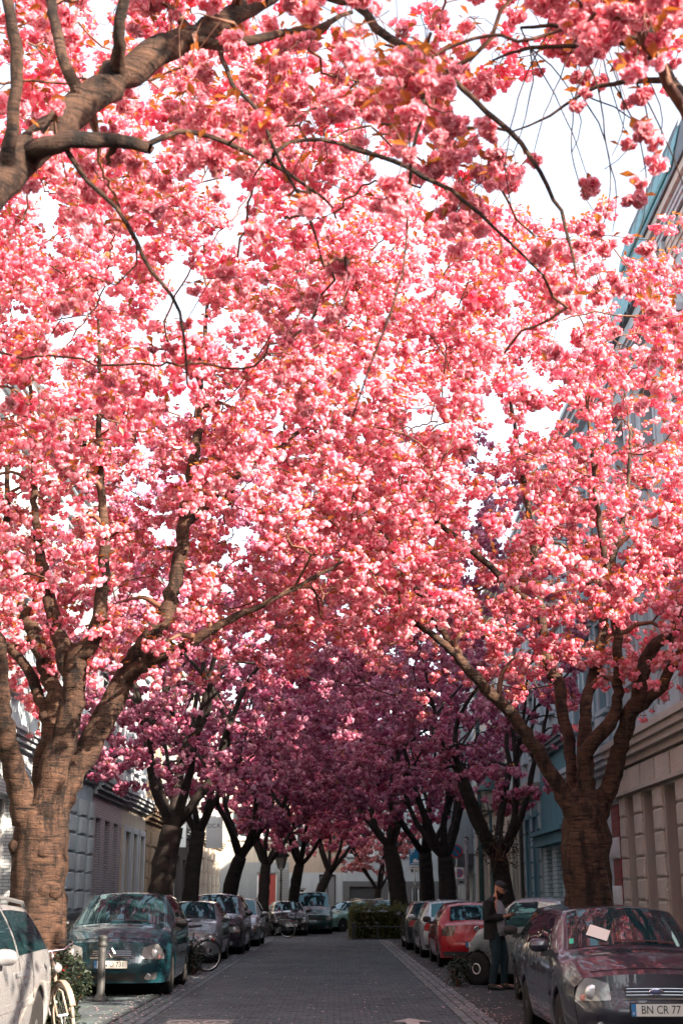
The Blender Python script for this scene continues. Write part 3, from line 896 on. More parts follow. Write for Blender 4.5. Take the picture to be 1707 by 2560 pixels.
# -------- unseen terraces behind the camera add shade; low right building added to shape sunlight
for nm, lb, side, ya, yb, hh, m_ in (('terrace_house', 'unseen long cream terrace front level with the camera on the left', -1, 2.0, 24.0, 11.4, P_cream), ('terrace_house', 'unseen plain blue grey terrace front behind the camera on the left', -1, -20.0, 2.0, 13, P_bluegrey),
                           ('terrace_house', 'unseen pale terrace front far behind the camera on the right', 1, -34.0, -12.0, 13, P_pale), ('sun_blocker_building', 'unseen low flat roofed sun blocker added level with the camera on the right', 1, -12.0, 19.98, 6.2, P_beige)):
    h = House(nm, lb, side, ya, yb)
    h.core(P_grey, hh); h.uz = (0.05, hh)
    h.upper([(1.0, 3.4)] + ([(5.6, 7.8), (9.2, 11.2)] if hh > 8 else []), list(np.arange(ya + 2.2, yb - 1.0, 3.6)), 1.1, m_, P_white)
    h.ledge(hh, hh + 0.4, 0.4, P_white)
    if hh > 8: h.roof(hh + 0.42, M_roof)
# ------------------------------------------------------------------ cherry trees
def bd_bark(n, b):
    v = coords(n, (1, 1, 1))
    big = N(n, 'ShaderNodeTexNoise', i_Scale=2.0, i_Detail=6.0, i_Roughness=0.7)
    n.links.new(v, big.inputs['Vector'])
    v2 = coords(n, (2.2, 2.2, 15.0))                                     # lenticels: short horizontal bands round the stem
    ln = N(n, 'ShaderNodeTexNoise', i_Scale=1.9, i_Detail=8.0, i_Roughness=0.75, i_Distortion=0.6)
    n.links.new(v2, ln.inputs['Vector'])
    v3 = coords(n, (5.5, 5.5, 1.1))                                      # upright plates of old dark bark
    pl = N(n, 'ShaderNodeTexNoise', i_Scale=1.3, i_Detail=7.0, i_Roughness=0.7)
    n.links.new(v3, pl.inputs['Vector'])
    base = ramp(n, big.outputs['Fac'], [(0.30, (0.026, 0.015, 0.010)), (0.50, (0.062, 0.033, 0.021)), (0.72, (0.105, 0.060, 0.040))])
    lent = ramp(n, ln.outputs['Fac'], [(0.40, (0.10, 0.085, 0.08)), (0.46, (0.75, 0.72, 0.70)), (0.62, (1.4, 1.35, 1.3))])
    mx = N(n, 'ShaderNodeMix', data_type='RGBA', blend_type='MULTIPLY'); mx.inputs['Factor'].default_value = 1.0
    n.links.new(base, mx.inputs['A']); n.links.new(lent, mx.inputs['B'])
    m2 = N(n, 'ShaderNodeMix', data_type='RGBA', blend_type='MULTIPLY'); m2.inputs['Factor'].default_value = 1.0
    n.links.new(mx.outputs['Result'], m2.inputs['A'])
    n.links.new(ramp(n, pl.outputs['Fac'], [(0.40, (0.20, 0.18, 0.17)), (0.50, (1, 1, 1))]), m2.inputs['B'])
    n.links.new(m2.outputs['Result'], b.inputs['Base Color'])
    fn = N(n, 'ShaderNodeTexNoise', i_Scale=40.0, i_Detail=5.0)
    n.links.new(v, fn.inputs['Vector'])
    ad = N(n, 'ShaderNodeMath', operation='MULTIPLY_ADD'); ad.inputs[1].default_value = 0.35
    n.links.new(fn.outputs['Fac'], ad.inputs[0]); n.links.new(ln.outputs['Fac'], ad.inputs[2])
    a2 = N(n, 'ShaderNodeMath', operation='MULTIPLY_ADD'); a2.inputs[1].default_value = 0.8
    n.links.new(pl.outputs['Fac'], a2.inputs[0]); n.links.new(ad.outputs[0], a2.inputs[2])
    bump(n, b, a2.outputs[0], 1.0, 0.035)
M_bark = mat('cherry_bark', (0.12, 0.06, 0.035), 0.8, spec=0.35, build=bd_bark)
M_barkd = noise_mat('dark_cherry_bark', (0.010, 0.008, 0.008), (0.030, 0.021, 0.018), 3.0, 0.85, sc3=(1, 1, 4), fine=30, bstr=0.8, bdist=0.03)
M_twig = noise_mat('cherry_twig', (0.07, 0.03, 0.018), (0.16, 0.075, 0.045), 14.0, 0.7)

def petal_mat(name, trans, gloss=0.0):
    m = bpy.data.materials.new(name); m.use_nodes = True
    n = m.node_tree; n.nodes.clear()
    at = N(n, 'ShaderNodeVertexColor', layer_name='Col')
    df = N(n, 'ShaderNodeBsdfDiffuse'); tr = N(n, 'ShaderNodeBsdfTranslucent'); mx = N(n, 'ShaderNodeMixShader')
    out = N(n, 'ShaderNodeOutputMaterial')
    mx.inputs['Fac'].default_value = trans
    n.links.new(at.outputs['Color'], df.inputs['Color']); n.links.new(at.outputs['Color'], tr.inputs['Color'])
    n.links.new(df.outputs[0], mx.inputs[1]); n.links.new(tr.outputs[0], mx.inputs[2])
    if gloss:
        gl_ = N(n, 'ShaderNodeBsdfGlossy'); gl_.inputs['Roughness'].default_value = 0.35
        m2 = N(n, 'ShaderNodeMixShader'); m2.inputs['Fac'].default_value = gloss
        n.links.new(mx.outputs[0], m2.inputs[1]); n.links.new(gl_.outputs[0], m2.inputs[2]); n.links.new(m2.outputs[0], out.inputs['Surface'])
    else: n.links.new(mx.outputs[0], out.inputs['Surface'])
    return m
M_petal = petal_mat('cherry_petals', 0.55)
M_leaf = petal_mat('bronze_young_leaves', 0.5, 0.06)
M_green = petal_mat('green_leaves', 0.35, 0.08)

def fib(n):
    i = np.arange(n) + 0.5
    ph = np.arccos(1 - 2 * i / n); th = math.pi * (1 + 5 ** 0.5) * i
    return np.stack([np.cos(th) * np.sin(ph), np.sin(th) * np.sin(ph), np.cos(ph)], 1)

def floret(npet, r, g):
    """a double flower: ruffled petals round a centre. Returns verts (npet*4, 3) and depth 0..1 (deep pink heart to pale edge)"""
    d = fib(npet)
    nr = d * 0.75 + g.normal(size=(npet, 3)) * 0.62
    nr /= np.linalg.norm(nr, axis=1)[:, None]
    rd = d - nr * (d * nr).sum(1)[:, None]
    ln = np.linalg.norm(rd, axis=1)[:, None]
    alt = np.cross(nr, g.normal(size=(npet, 3))); alt /= np.linalg.norm(alt, axis=1)[:, None]
    u = np.where(ln > 0.15, rd / np.maximum(ln, 1e-6), alt)
    s = np.cross(nr, u)
    hs = r * 0.55 * g.uniform(0.85, 1.15, (npet, 1))
    c = d * r * g.uniform(0.55, 0.85, (npet, 1))
    cup = nr * hs * 0.35
    V = np.stack([c - u * hs - s * hs * 0.75, c - u * hs + s * hs * 0.75, c + u * hs + s * hs + cup, c + u * hs * 1.0 - s * hs - cup * g.uniform(-1, 1, (npet, 1))], 1)
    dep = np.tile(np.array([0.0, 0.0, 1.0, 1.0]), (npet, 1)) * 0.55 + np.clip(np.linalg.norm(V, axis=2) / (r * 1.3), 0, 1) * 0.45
    return V.reshape(-1, 3), dep.reshape(-1)

_t = (1 + 5 ** 0.5) / 2
ICO_V = np.array([(-1, _t, 0), (1, _t, 0), (-1, -_t, 0), (1, -_t, 0), (0, -1, _t), (0, 1, _t), (0, -1, -_t), (0, 1, -_t), (_t, 0, -1), (_t, 0, 1), (-_t, 0, -1), (-_t, 0, 1)]) / math.sqrt(1 + _t * _t)
ICO_F = np.array([(0, 11, 5), (0, 5, 1), (0, 1, 7), (0, 7, 10), (0, 10, 11), (1, 5, 9), (5, 11, 4), (11, 10, 2), (10, 7, 6), (7, 1, 8), (3, 9, 4), (3, 4, 2), (3, 2, 6), (3, 6, 8), (3, 8, 9), (4, 9, 5), (2, 4, 11), (6, 2, 10), (8, 6, 7), (9, 8, 1)])
OCT_V = np.array([(1, 0, 0), (-1, 0, 0), (0, 1, 0), (0, -1, 0), (0, 0, 1), (0, 0, -1)], float)
OCT_F = np.array([(0, 2, 4), (2, 1, 4), (1, 3, 4), (3, 0, 4), (2, 0, 5), (1, 2, 5), (3, 1, 5), (0, 3, 5)])

def pompom(V0, r, g, jit):
    """a full double flower seen from farther off: a crumpled ball"""
    q = Matrix.Rotation(g.uniform(0, 6.28), 3, Vector(g.normal(size=3)).normalized())
    V = V0 @ np.array(q)
    k = 1 + g.uniform(-jit, jit, (len(V), 1))
    V = V * k * r + g.normal(0, r * 0.07, V.shape)
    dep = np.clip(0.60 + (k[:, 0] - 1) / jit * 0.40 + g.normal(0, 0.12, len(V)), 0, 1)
    return V, dep

PROTO = []                                                    # per level of detail: variants of (verts, faces, depth)
gq = np.random.default_rng(5)
for nf, kind, fr, rr0 in ((5, 'petals', 0.034, 0.047), (5, 'mix', 0.043, 0.055), (4, 'oct', 0.046, 0.052), (2, 'oct', 0.062, 0.05)):
    var = []
    for k in range(9):
        V, F, Dp, nv = [], [], [], 0
        for i in range(nf):
            a = 2 * math.pi * (i / max(1, nf - 1)) + gq.uniform(-0.35, 0.35)
            rr = rr0 if i else 0.01
            off = np.array([math.cos(a) * rr, math.sin(a) * rr, gq.uniform(-0.03, 0.015) if i else -0.045]) * gq.uniform(0.9, 1.2)
            r_ = fr * gq.uniform(0.85, 1.12)
            if kind == 'petals':
                v, dp = floret(22, r_, gq); f = np.arange(len(v)).reshape(-1, 4)
                f = np.concatenate([f[:, [0, 1, 2]], f[:, [0, 2, 3]]])
            elif kind == 'mix' and i < 2: (v, dp), f = pompom(ICO_V, r_, gq, 0.24), ICO_F
            else: (v, dp), f = pompom(OCT_V, r_, gq, 0.2), OCT_F
            V.append(v + off); F.append(f + nv); Dp.append(dp); nv += len(v)
        var.append((np.concatenate(V), np.concatenate(F), np.concatenate(Dp)))
    PROTO.append(var)

CAMP = np.array(cam.location); 
_p, _y = R(15.876), R(0.295)
CF = np.array([math.sin(_y) * math.cos(_p), math.cos(_y) * math.cos(_p), math.sin(_p)])
CR = np.array([math.cos(_y), -math.sin(_y), 0.0]); CU = np.cross(CR, CF)
def in_view(P, mx=1.22):
    d = P - CAMP
    z = d @ CF
    zz = np.maximum(z, 0.1)
    return (z > 0.5) & (np.abs(d @ CR / zz) < 0.2510 * mx + 0.25 / zz) & (np.abs(d @ CU / zz) < 0.3765 * mx + 0.25 / zz)

def scatter_clusters(P, g, pal, scale):
    """blossom clusters at points P: finer the nearer they are to the camera. Returns V, F, C arrays"""
    dist = np.linalg.norm(P - CAMP, axis=1); vis = in_view(P)
    lod = np.where(dist < 11, 0, np.where(dist < 23, 1, np.where(dist < 36, 2, 3)))
    lod = np.where(vis, lod, 3)
    Vs, Cs, Fs, nv = [], [], [], 0
    inner, mid, outer = [np.array(c) for c in pal]
    for L_ in range(4):
        for k in range(9):
            idx = np.where(lod == L_)[0]
            idx = idx[idx % 9 == k]
            if not len(idx): continue
            pv, pf, pd = PROTO[L_][k]
            n = len(idx)
            az = g.uniform(0, 2 * math.pi, n); tl = g.normal(0, 0.35, n)
            ca, sa, ct, st = np.cos(az), np.sin(az), np.cos(tl), np.sin(tl)
            M = np.zeros((n, 3, 3))
            M[:, 0, 0] = ca; M[:, 0, 1] = -sa * ct; M[:, 0, 2] = sa * st
            M[:, 1, 0] = sa; M[:, 1, 1] = ca * ct; M[:, 1, 2] = -ca * st
            M[:, 2, 1] = st; M[:, 2, 2] = ct
            sc_ = scale * g.uniform(0.62, 1.28, n)
            V = np.einsum('nij,pj->npi', M, pv) * sc_[:, None, None] + P[idx][:, None, :]
            t = np.clip(pd[None, :] + g.normal(0, 0.10, (n, 1)), 0, 1)
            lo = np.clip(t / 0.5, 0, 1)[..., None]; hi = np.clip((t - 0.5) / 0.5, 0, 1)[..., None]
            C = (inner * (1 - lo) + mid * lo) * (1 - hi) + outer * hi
            # every petal a little different
            C = C * g.normal(1.0, 0.07, (n, len(pv), 1)) * np.clip(g.normal(1.0, 0.13, (n, 1, 1)), 0.65, 1.3)
            Fs.append((pf[None] + (np.arange(n) * len(pv))[:, None, None]).reshape(-1, 3) + nv); nv += n * len(pv)
            Vs.append(V.reshape(-1, 3)); Cs.append(np.clip(C, 0, 0.95).reshape(-1, 3))
    V = np.concatenate(Vs); C = np.concatenate(Cs)
    F = np.concatenate(Fs)
    return V, F, C

def scatter_leaves(P, g, per, size, c0, c1, up=0.05, spread=0.06, droop=0.2):
    """pointed folded leaves standing off the points; two quads each"""
    n = len(P) * per
    B = np.repeat(P, per, axis=0) + np.stack([g.normal(0, spread * 0.5, n), g.normal(0, spread * 0.5, n), g.uniform(0.2, 1.2, n) * up], 1)
    a = g.uniform(0, 2 * math.pi, n); el = g.normal(0.25, 0.45, n)
    d = np.stack([np.cos(a) * np.cos(el), np.sin(a) * np.cos(el), np.sin(el)], 1)
    s = np.cross(d, np.array([0, 0, 1.0]) + g.normal(0, 0.25, (n, 3))); s /= np.linalg.norm(s, axis=1)[:, None]
    nn_ = np.cross(s, d)
    L_ = size * g.uniform(0.65, 1.25, (n, 1)); W_ = L_ * g.uniform(0.2, 0.28, (n, 1))
    mid = B + d * L_ * 0.55 - nn_ * L_ * 0.06
    tip = B + d * L_ + np.array([0, 0, -1.0]) * L_ * droop * g.uniform(0.2, 1.2, (n, 1))
    v = np.stack([B, mid + s * W_ + nn_ * W_ * 0.35, tip, mid - s * W_ + nn_ * W_ * 0.35], 1)
    t = g.uniform(0, 1, (n, 1, 1))
    C = np.array(c0) * (1 - t) + np.array(c1) * t
    C = np.repeat(C, 4, axis=1).reshape(-1, 3)
    return v.reshape(-1, 3), np.arange(n * 4).reshape(-1, 4), C

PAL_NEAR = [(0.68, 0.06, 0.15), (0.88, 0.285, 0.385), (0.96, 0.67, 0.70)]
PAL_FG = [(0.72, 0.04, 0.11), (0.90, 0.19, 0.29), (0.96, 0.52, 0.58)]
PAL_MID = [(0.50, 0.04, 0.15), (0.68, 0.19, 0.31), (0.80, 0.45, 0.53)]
PAL_FAR = [(0.38, 0.035, 0.14), (0.57, 0.18, 0.31), (0.76, 0.48, 0.58)]  # MID and FAR petals are darkened: canopy shade painted into the colour
NCL = 0

def curve(a, d0, b, n, droop):
    """a curved shoot from a, leaving along d0, to b"""
    a, b, d0 = np.array(a), np.array(b), np.array(d0)
    L_ = np.linalg.norm(b - a)
    c1 = a + d0 * L_ * 0.45
    c2 = b + (a - b) * 0.25 + np.array([0, 0, droop * L_])
    t = np.linspace(0, 1, n)[:, None]
    return a * (1 - t) ** 3 + 3 * c1 * t * (1 - t) ** 2 + 3 * c2 * t * t * (1 - t) + b * t ** 3

def densify(pl, step):
    """polyline of (x, y, z, r) to evenly spaced Catmull-Rom points"""
    pl = [np.array(p, float) for p in pl]
    out = []
    for i in range(len(pl) - 1):
        p0, p1, p2, p3 = pl[max(0, i - 1)], pl[i], pl[i + 1], pl[min(len(pl) - 1, i + 2)]
        m = max(2, int(np.linalg.norm((p2 - p1)[:3]) / step))
        for k in range(m):
            t = k / m
            out.append(0.5 * ((2 * p1) + (-p0 + p2) * t + (2 * p0 - 5 * p1 + 4 * p2 - p3) * t * t + (-p0 + 3 * p1 - 3 * p2 + p3) * t ** 3))
    out.append(pl[-1])
    return np.array(out)

def cherry_tree(label, base, trunk, limbs, inside, box, n_sec, n_ter, per, pal, seed, near=False, cl_scale=1.0, bark=None, leaves=2, extra=(), group='cherry trees along the street', hang=0.0, tlen=1.6):
    """trunk and limbs are polylines (x, y, z, r); `inside(P)` says where the crown may reach inside `box`"""
    global NCL
    g = np.random.default_rng(seed)
    root = empty('cherry_tree', (base[0], base[1], 0.0), label=label, cat='tree', group=group)
    O = np.array([base[0], base[1], 0.0])
    tb = MB(); nodes, nr, nd = [], [], []
    st = 0.09 if near else 0.2
    for k, pl in enumerate([trunk] + list(limbs)):
        q = densify(pl, st)
        rr = q[:, 3].copy() * (1.0 if k == 0 else 0.88)
        if k > 0: q[1:-1, :3] += g.normal(0, 1, (len(q) - 2, 3)) * np.minimum(0.013, 0.08 * q[1:-1, 3:4] + 0.003)
        if k == 0:
            z = q[:, 2]; rr *= 1 + 0.55 * np.exp(-np.maximum(z, 0) / 0.22)     # root flare
        tb.tube([tuple(p[:3] - O) for p in q], list(rr), 22 if (near and k == 0) else (14 if near else 8), wob=0.15 if k == 0 else 0.09, seed=seed * 1.7)
        if k > 0 and pl[0][3] > 0.0065:
            m = max(3, len(q) // 2)
            for i in range(len(q) // 3, len(q)):
                nodes.append(q[i, :3]); nr.append(q[i, 3]); d = q[min(i + 1, len(q) - 1), :3] - q[i - 1, :3]; nd.append(d / (np.linalg.norm(d) + 1e-9))
    if near:                                                                    # burrs and a cut branch stub
        for k in range(5):
            a = g.uniform(0, 6.28); z0 = g.uniform(0.5, 2.2); r0 = trunk[2][3] * 0.93
            c0 = np.array([trunk[2][0] - O[0] + math.cos(a) * r0, trunk[2][1] - O[1] + math.sin(a) * r0, z0]); s_ = g.uniform(0.04, 0.09)
            dv_ = np.array([math.cos(a), math.sin(a), 0.3])
            tb.tube([tuple(c0 - dv_ * s_), tuple(c0), tuple(c0 + dv_ * s_ * 0.5), tuple(c0 + dv_ * s_ * 0.75)], [s_ * 1.5, s_ * 1.25, s_ * 0.75, s_ * 0.3], 9, wob=0.3, seed=k)
    tb.build('trunk', bark or M_bark, root, smooth=True, fix=False)
    br = MB()
    cap_ = len(nodes) + n_sec * 9 + n_ter * 7 + 8
    NA, NR, ND = np.zeros((cap_, 3)), np.zeros(cap_), np.zeros((cap_, 3))
    cnt = len(nodes); NA[:cnt] = nodes; NR[:cnt] = nr; ND[:cnt] = nd
    def grow(target, r0f, r1, n, droop, sides):
        nonlocal cnt
        A = NA[:cnt]
        dv = target - A
        c = np.sqrt((dv * dv).sum(1)) + 0.8 * np.maximum(0, -dv[:, 2]) - 0.5 * np.minimum(NR[:cnt], 0.08)
        i = int(np.argmin(c))
        ln_ = float(np.linalg.norm(dv[i])) + 1e-9
        d0 = ND[i] * 0.7 + dv[i] / ln_ * 0.5 + np.array([0, 0, 0.25]); d0 /= np.linalg.norm(d0)
        q = curve(A[i], d0, target, n, droop)
        q[1:-1] += g.normal(0, 0.02 * ln_ ** 0.5, (n - 2, 3))
        ra = min(NR[i] * r0f, 0.05); rads = np.linspace(max(ra, r1), r1, n)
        br.tube([tuple(p - O) for p in q], list(rads), sides, cap=False)
        dd_ = np.diff(q, axis=0); dd_ /= np.linalg.norm(dd_, axis=1)[:, None] + 1e-9
        NA[cnt:cnt + n - 1] = q[1:]; NR[cnt:cnt + n - 1] = rads[1:]; ND[cnt:cnt + n - 1] = dd_
        cnt += n - 1
        return q
    def sample(n):
        out = []
        lo, hi = np.array(box[0]), np.array(box[1])
        while len(out) < n:
            P = g.uniform(lo, hi, (400, 3))
            ok = inside(P)
            out.extend(P[ok])
        return np.array(out[:n])
    T1 = sample(n_sec)
    T1 = T1[np.argsort([np.min(((NA[:cnt] - t) ** 2).sum(1)) for t in T1])]
    for t in T1: grow(t, 0.7, 0.010, 9 if near else 7, 0.12, 5 if near else 4)
    T2 = sample(n_ter)
    T2 = T2[np.argsort([np.min(((NA[:cnt] - t) ** 2).sum(1)) for t in T2])]
    pts = []
    for t in T2:
        q = grow(t, 0.6, 0.0035, 6 if near else 5, 0.10, 3)
        ln = np.linalg.norm(q[-1] - q[0])
        m = g.poisson(per)
        tt = np.sort(1 - g.random(m) ** 1.2 * min(0.8, tlen / max(ln, 0.1)))
        for u in tt:
            f = u * (len(q) - 1); i = min(int(f), len(q) - 2)
            p = q[i] + (q[i + 1] - q[i]) * (f - i)
            off = np.array([g.normal(0, 0.07), g.normal(0, 0.07), -0.05 + g.normal(0, 0.05)])
            if hang and g.random() < hang:                                      # long hanging shoot with blossoms at its end
                hl = g.uniform(0.15, 0.5)
                e = p + np.array([g.normal(0, 0.1), g.normal(0, 0.1), -hl])
                br.tube([tuple(x - O) for x in curve(p, np.array([g.normal(0, .5), g.normal(0, .5), 0.1]), e, 6, 0.0)], 0.0035, 4, cap=False)
                pts.append(e)
            else: pts.append(p + off)
    P = np.array(pts)
    for (pp, sc) in extra: P = np.concatenate([P, np.array(pp)])
    br.build('branches', M_twig if near else (bark or M_twig), root, smooth=True, fix=False)['kind'] = 'stuff'
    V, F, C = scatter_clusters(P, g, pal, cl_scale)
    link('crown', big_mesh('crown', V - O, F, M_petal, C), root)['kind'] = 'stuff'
    vis = in_view(P)
    dist = np.linalg.norm(P - CAMP, axis=1)
    LP = P[vis]
    lv = scatter_leaves(LP, g, leaves, 0.075 * cl_scale if not near else 0.10, (0.30, 0.085, 0.015), (0.52, 0.20, 0.035))
    link('young_leaves', big_mesh('young_leaves', lv[0] - O, lv[1], M_leaf, lv[2]), root)['kind'] = 'stuff'
    NCL += len(P)
    print('TREE', label, len(P), 'clusters', int(vis.sum()), 'in view', len(F), 'tris')
    return root

def pn(P, s, o=0.0):
    """cheap smooth 3-D pseudo noise for gaps in the crowns, about -1..1"""
    x, y, z = P[:, 0] * s + o, P[:, 1] * s + o * 1.7, P[:, 2] * s - o
    return (np.sin(x * 1.7 + np.sin(y * 1.3 + z)) + np.sin(y * 2.1 + np.sin(z * 1.7 + x * 0.7)) + np.sin(z * 2.3 + np.sin(x * 1.9 - y))) / 2.2

def ell(P, c, r):
    return (((P - np.array(c)) / np.array(r)) ** 2).sum(1) < 1

# the two foreground trees whose stems stand outside the frame
def gap_right(P):
    """the open sky between the two foreground crowns on the right"""
    e = (P[:, 2] - 1.5) / np.maximum(P[:, 1], 1); x = P[:, 0] / np.maximum(P[:, 1], 1)
    return (x > 0.145) & (e > 0.52) & (e < 0.685)
def low_thin(P):
    """below the foreground crowns only single sprays hang"""
    e = (P[:, 2] - 1.5) / np.maximum(P[:, 1], 1)
    return (e > 0.56) | (pn(P, 2.7, 9) > 0.30)
def in_L0(P):
    return low_thin(P) & (ell(P, (-1.6, 7.8, 7.3), (4.4, 4.6, 2.9)) & (P[:, 2] > 5.0 + 0.05 * (P[:, 1] - 5) ** 2 * 0) & (pn(P, 1.5, 2) > -0.18) & (P[:, 1] > 5.7)
            & ~gap_right(P) & ((P[:, 0] > -0.4) | (P[:, 1] > 6.9)))
L0_l = [
 [(-2.9, 6.5, 3.4, 0.172), (-2.19, 6.8, 4.89, 0.142), (-2.03, 6.92, 5.25, 0.136), (-1.91, 7.04, 5.52, 0.127), (-1.75, 7.16, 5.8, 0.120), (-1.55, 7.28, 6.12, 0.117), (-1.34, 7.4, 6.41, 0.111), (-1.11, 7.52, 6.68, 0.107), (-0.88, 7.64, 6.91, 0.094), (-0.58, 7.76, 7.18, 0.073), (-0.21, 7.88, 7.52, 0.052), (0.17, 8.0, 7.87, 0.031)],
 [(-1.88, 7.02, 5.5, 0.05), (-1.86, 6.9, 5.62, 0.046), (-1.82, 6.83, 5.85, 0.041), (-1.82, 6.75, 6.17, 0.039), (-1.87, 6.67, 6.43, 0.037), (-1.94, 6.6, 6.9, 0.03), (-2.1, 6.4, 7.8, 0.02)],
 [(-1.5, 7.3, 6.1, 0.06), (-1.55, 7.22, 6.2, 0.047), (-1.64, 7.17, 6.38, 0.041), (-1.72, 7.23, 6.68, 0.039), (-1.8, 7.3, 7.07, 0.033), (-1.9, 7.6, 8.2, 0.02)],
 [(-1.36, 7.4, 6.38, 0.06), (-1.33, 7.24, 6.45, 0.05), (-1.3, 7.1, 6.5, 0.041), (-1.27, 7.0, 6.68, 0.038), (-1.21, 6.9, 6.88, 0.031), (-1.1, 6.7, 7.8, 0.02)],
 [(-1.82, 7.12, 5.7, 0.08), (-1.68, 6.98, 5.66, 0.068), (-1.52, 6.97, 5.71, 0.058), (-1.3, 7.03, 5.75, 0.049), (-1.1, 7.1, 5.74, 0.04)],
 [(-1.11, 7.1, 5.76, 0.021), (-0.93, 7.18, 5.9, 0.019), (-0.74, 7.27, 5.91, 0.018), (-0.55, 7.35, 5.87, 0.017), (-0.39, 7.43, 5.83, 0.015), (-0.17, 7.52, 5.73, 0.012), (-0.01, 7.6, 5.62, 0.007)],
 [(-0.41, 7.4, 5.84, 0.017), (-0.29, 7.45, 5.99, 0.015), (-0.09, 7.5, 6.04, 0.014), (0.06, 7.55, 6.04, 0.013), (0.23, 7.6, 6.01, 0.008)],
 [(-0.98, 7.6, 6.82, 0.05), (-0.9, 7.55, 6.78, 0.044), (-0.75, 7.5, 6.72, 0.038), (-0.5, 7.5, 6.75, 0.036), (-0.36, 7.6, 6.87, 0.028), (-0.13, 7.7, 6.98, 0.024), (0.11, 7.8, 7.18, 0.016)],
 [(-1.56, 7.0, 5.68, 0.019), (-1.45, 7.09, 5.53, 0.017), (-1.28, 7.17, 5.39, 0.016), (-1.17, 7.26, 5.22, 0.015), (-1.08, 7.34, 5.06, 0.014), (-0.97, 7.43, 4.95, 0.013), (-0.9, 7.51, 4.75, 0.011), (-0.88, 7.6, 4.45, 0.007)],
 [(-0.75, 7.5, 6.72, 0.02), (-0.62, 7.35, 6.3, 0.016), (-0.48, 7.3, 6.13, 0.015), (-0.34, 7.4, 5.84, 0.012), (-0.14, 7.5, 5.46, 0.01), (-0.09, 7.6, 5.3, 0.006)],
 [(-0.45, 7.7, 7.28, 0.04), (0.1, 7.4, 6.96, 0.033), (0.25, 7.36, 6.75, 0.033), (0.43, 7.32, 6.57, 0.027), (0.67, 7.28, 6.38, 0.022), (0.83, 7.24, 6.16, 0.019), (0.99, 7.2, 5.97, 0.019), (1.1, 7.16, 5.81, 0.018), (1.2, 7.12, 5.6, 0.015), (1.3, 7.08, 5.32, 0.013), (1.35, 7.04, 5.02, 0.01), (1.36, 7.0, 4.85, 0.006)],
 [(0.43, 7.32, 6.57, 0.022), (0.47, 6.9, 6.2, 0.019), (0.48, 6.5, 5.79, 0.017), (0.46, 6.45, 5.55, 0.013), (0.41, 6.5, 5.31, 0.011), (0.39, 6.55, 5.15, 0.009), (0.37, 6.5, 4.8, 0.007), (0.32, 6.3, 4.49, 0.007), (0.24, 6.36, 4.25, 0.007), (0.09, 6.6, 3.89, 0.006)],
 [(0.06, 7.55, 6.04, 0.016), (0.1, 7.3, 5.85, 0.014), (0.34, 7.23, 5.74, 0.017), (0.53, 7.27, 5.66, 0.017), (0.77, 7.3, 5.51, 0.014), (0.94, 7.33, 5.35, 0.012), (1.1, 7.37, 5.21, 0.011), (1.24, 7.4, 5.07, 0.006)],
]
cherry_tree('cherry tree whose thick dark limb crosses the upper left corner', (-3.3, 6.3), [(-3.3, 6.3, -0.05, 0.32), (-3.25, 6.3, 1.2, 0.27), (-3.15, 6.4, 2.4, 0.25), (-2.9, 6.5, 3.4, 0.21)],
            L0_l, in_L0, ((-5.6, 4.6, 4.9), (3.2, 12.0, 10)), 110, 600, 4.2, PAL_FG, 21, near=True, cl_scale=0.78, leaves=2, hang=0.25)
def in_R0(P):
    return low_thin(P) & (ell(P, (2.4, 7.4, 7.4), (2.6, 4.2, 2.6)) & (P[:, 2] > 5.1) & (pn(P, 1.4, 5) > -0.2) & ~gap_right(P))
R0_l = [
 [(2.75, 6.4, 3.3, 0.13), (2.28, 6.6, 4.9, 0.075), (2.12, 6.73, 5.45, 0.062), (2.0, 6.87, 5.9, 0.051), (1.94, 7.0, 6.2, 0.042), (1.91, 7.13, 6.56, 0.036), (1.92, 7.27, 6.89, 0.035), (1.95, 7.4, 7.25, 0.031), (2.0, 7.8, 8.2, 0.02)],
 [(2.75, 6.4, 3.3, 0.15), (3.3, 6.9, 4.6, 0.11), (3.9, 7.6, 6.2, 0.08), (4.2, 8.2, 7.6, 0.04)],
 [(1.93, 7.1, 6.33, 0.029), (1.81, 7.18, 6.5, 0.027), (1.71, 7.26, 6.6, 0.022), (1.53, 7.34, 6.72, 0.02), (1.37, 7.42, 6.81, 0.015), (1.18, 7.5, 6.85, 0.01)],
 [(1.93, 7.1, 6.43, 0.026), (1.85, 7.15, 6.52, 0.024), (1.74, 7.2, 6.57, 0.022), (1.63, 7.25, 6.57, 0.02), (1.52, 7.3, 6.57, 0.017), (1.21, 7.35, 6.6, 0.014), (0.98, 7.4, 6.54, 0.007)],
 [(1.95, 7.0, 6.13, 0.024), (1.91, 7.08, 6.19, 0.021), (1.81, 7.17, 6.24, 0.019), (1.69, 7.25, 6.28, 0.017), (1.51, 7.33, 6.26, 0.012), (1.32, 7.42, 6.16, 0.01), (1.1, 7.5, 6.1, 0.006)],
 [(1.52, 7.3, 6.57, 0.009), (1.58, 7.2, 6.2, 0.006), (1.62, 7.2, 5.8, 0.005), (1.66, 7.2, 5.5, 0.004), (1.62, 7.2, 5.25, 0.003)],
 [(1.81, 7.17, 6.24, 0.008), (1.85, 7.1, 5.95, 0.005), (1.72, 7.05, 5.72, 0.004), (1.55, 7.0, 5.55, 0.003)],
]
gt = random.Random(8); tips = []
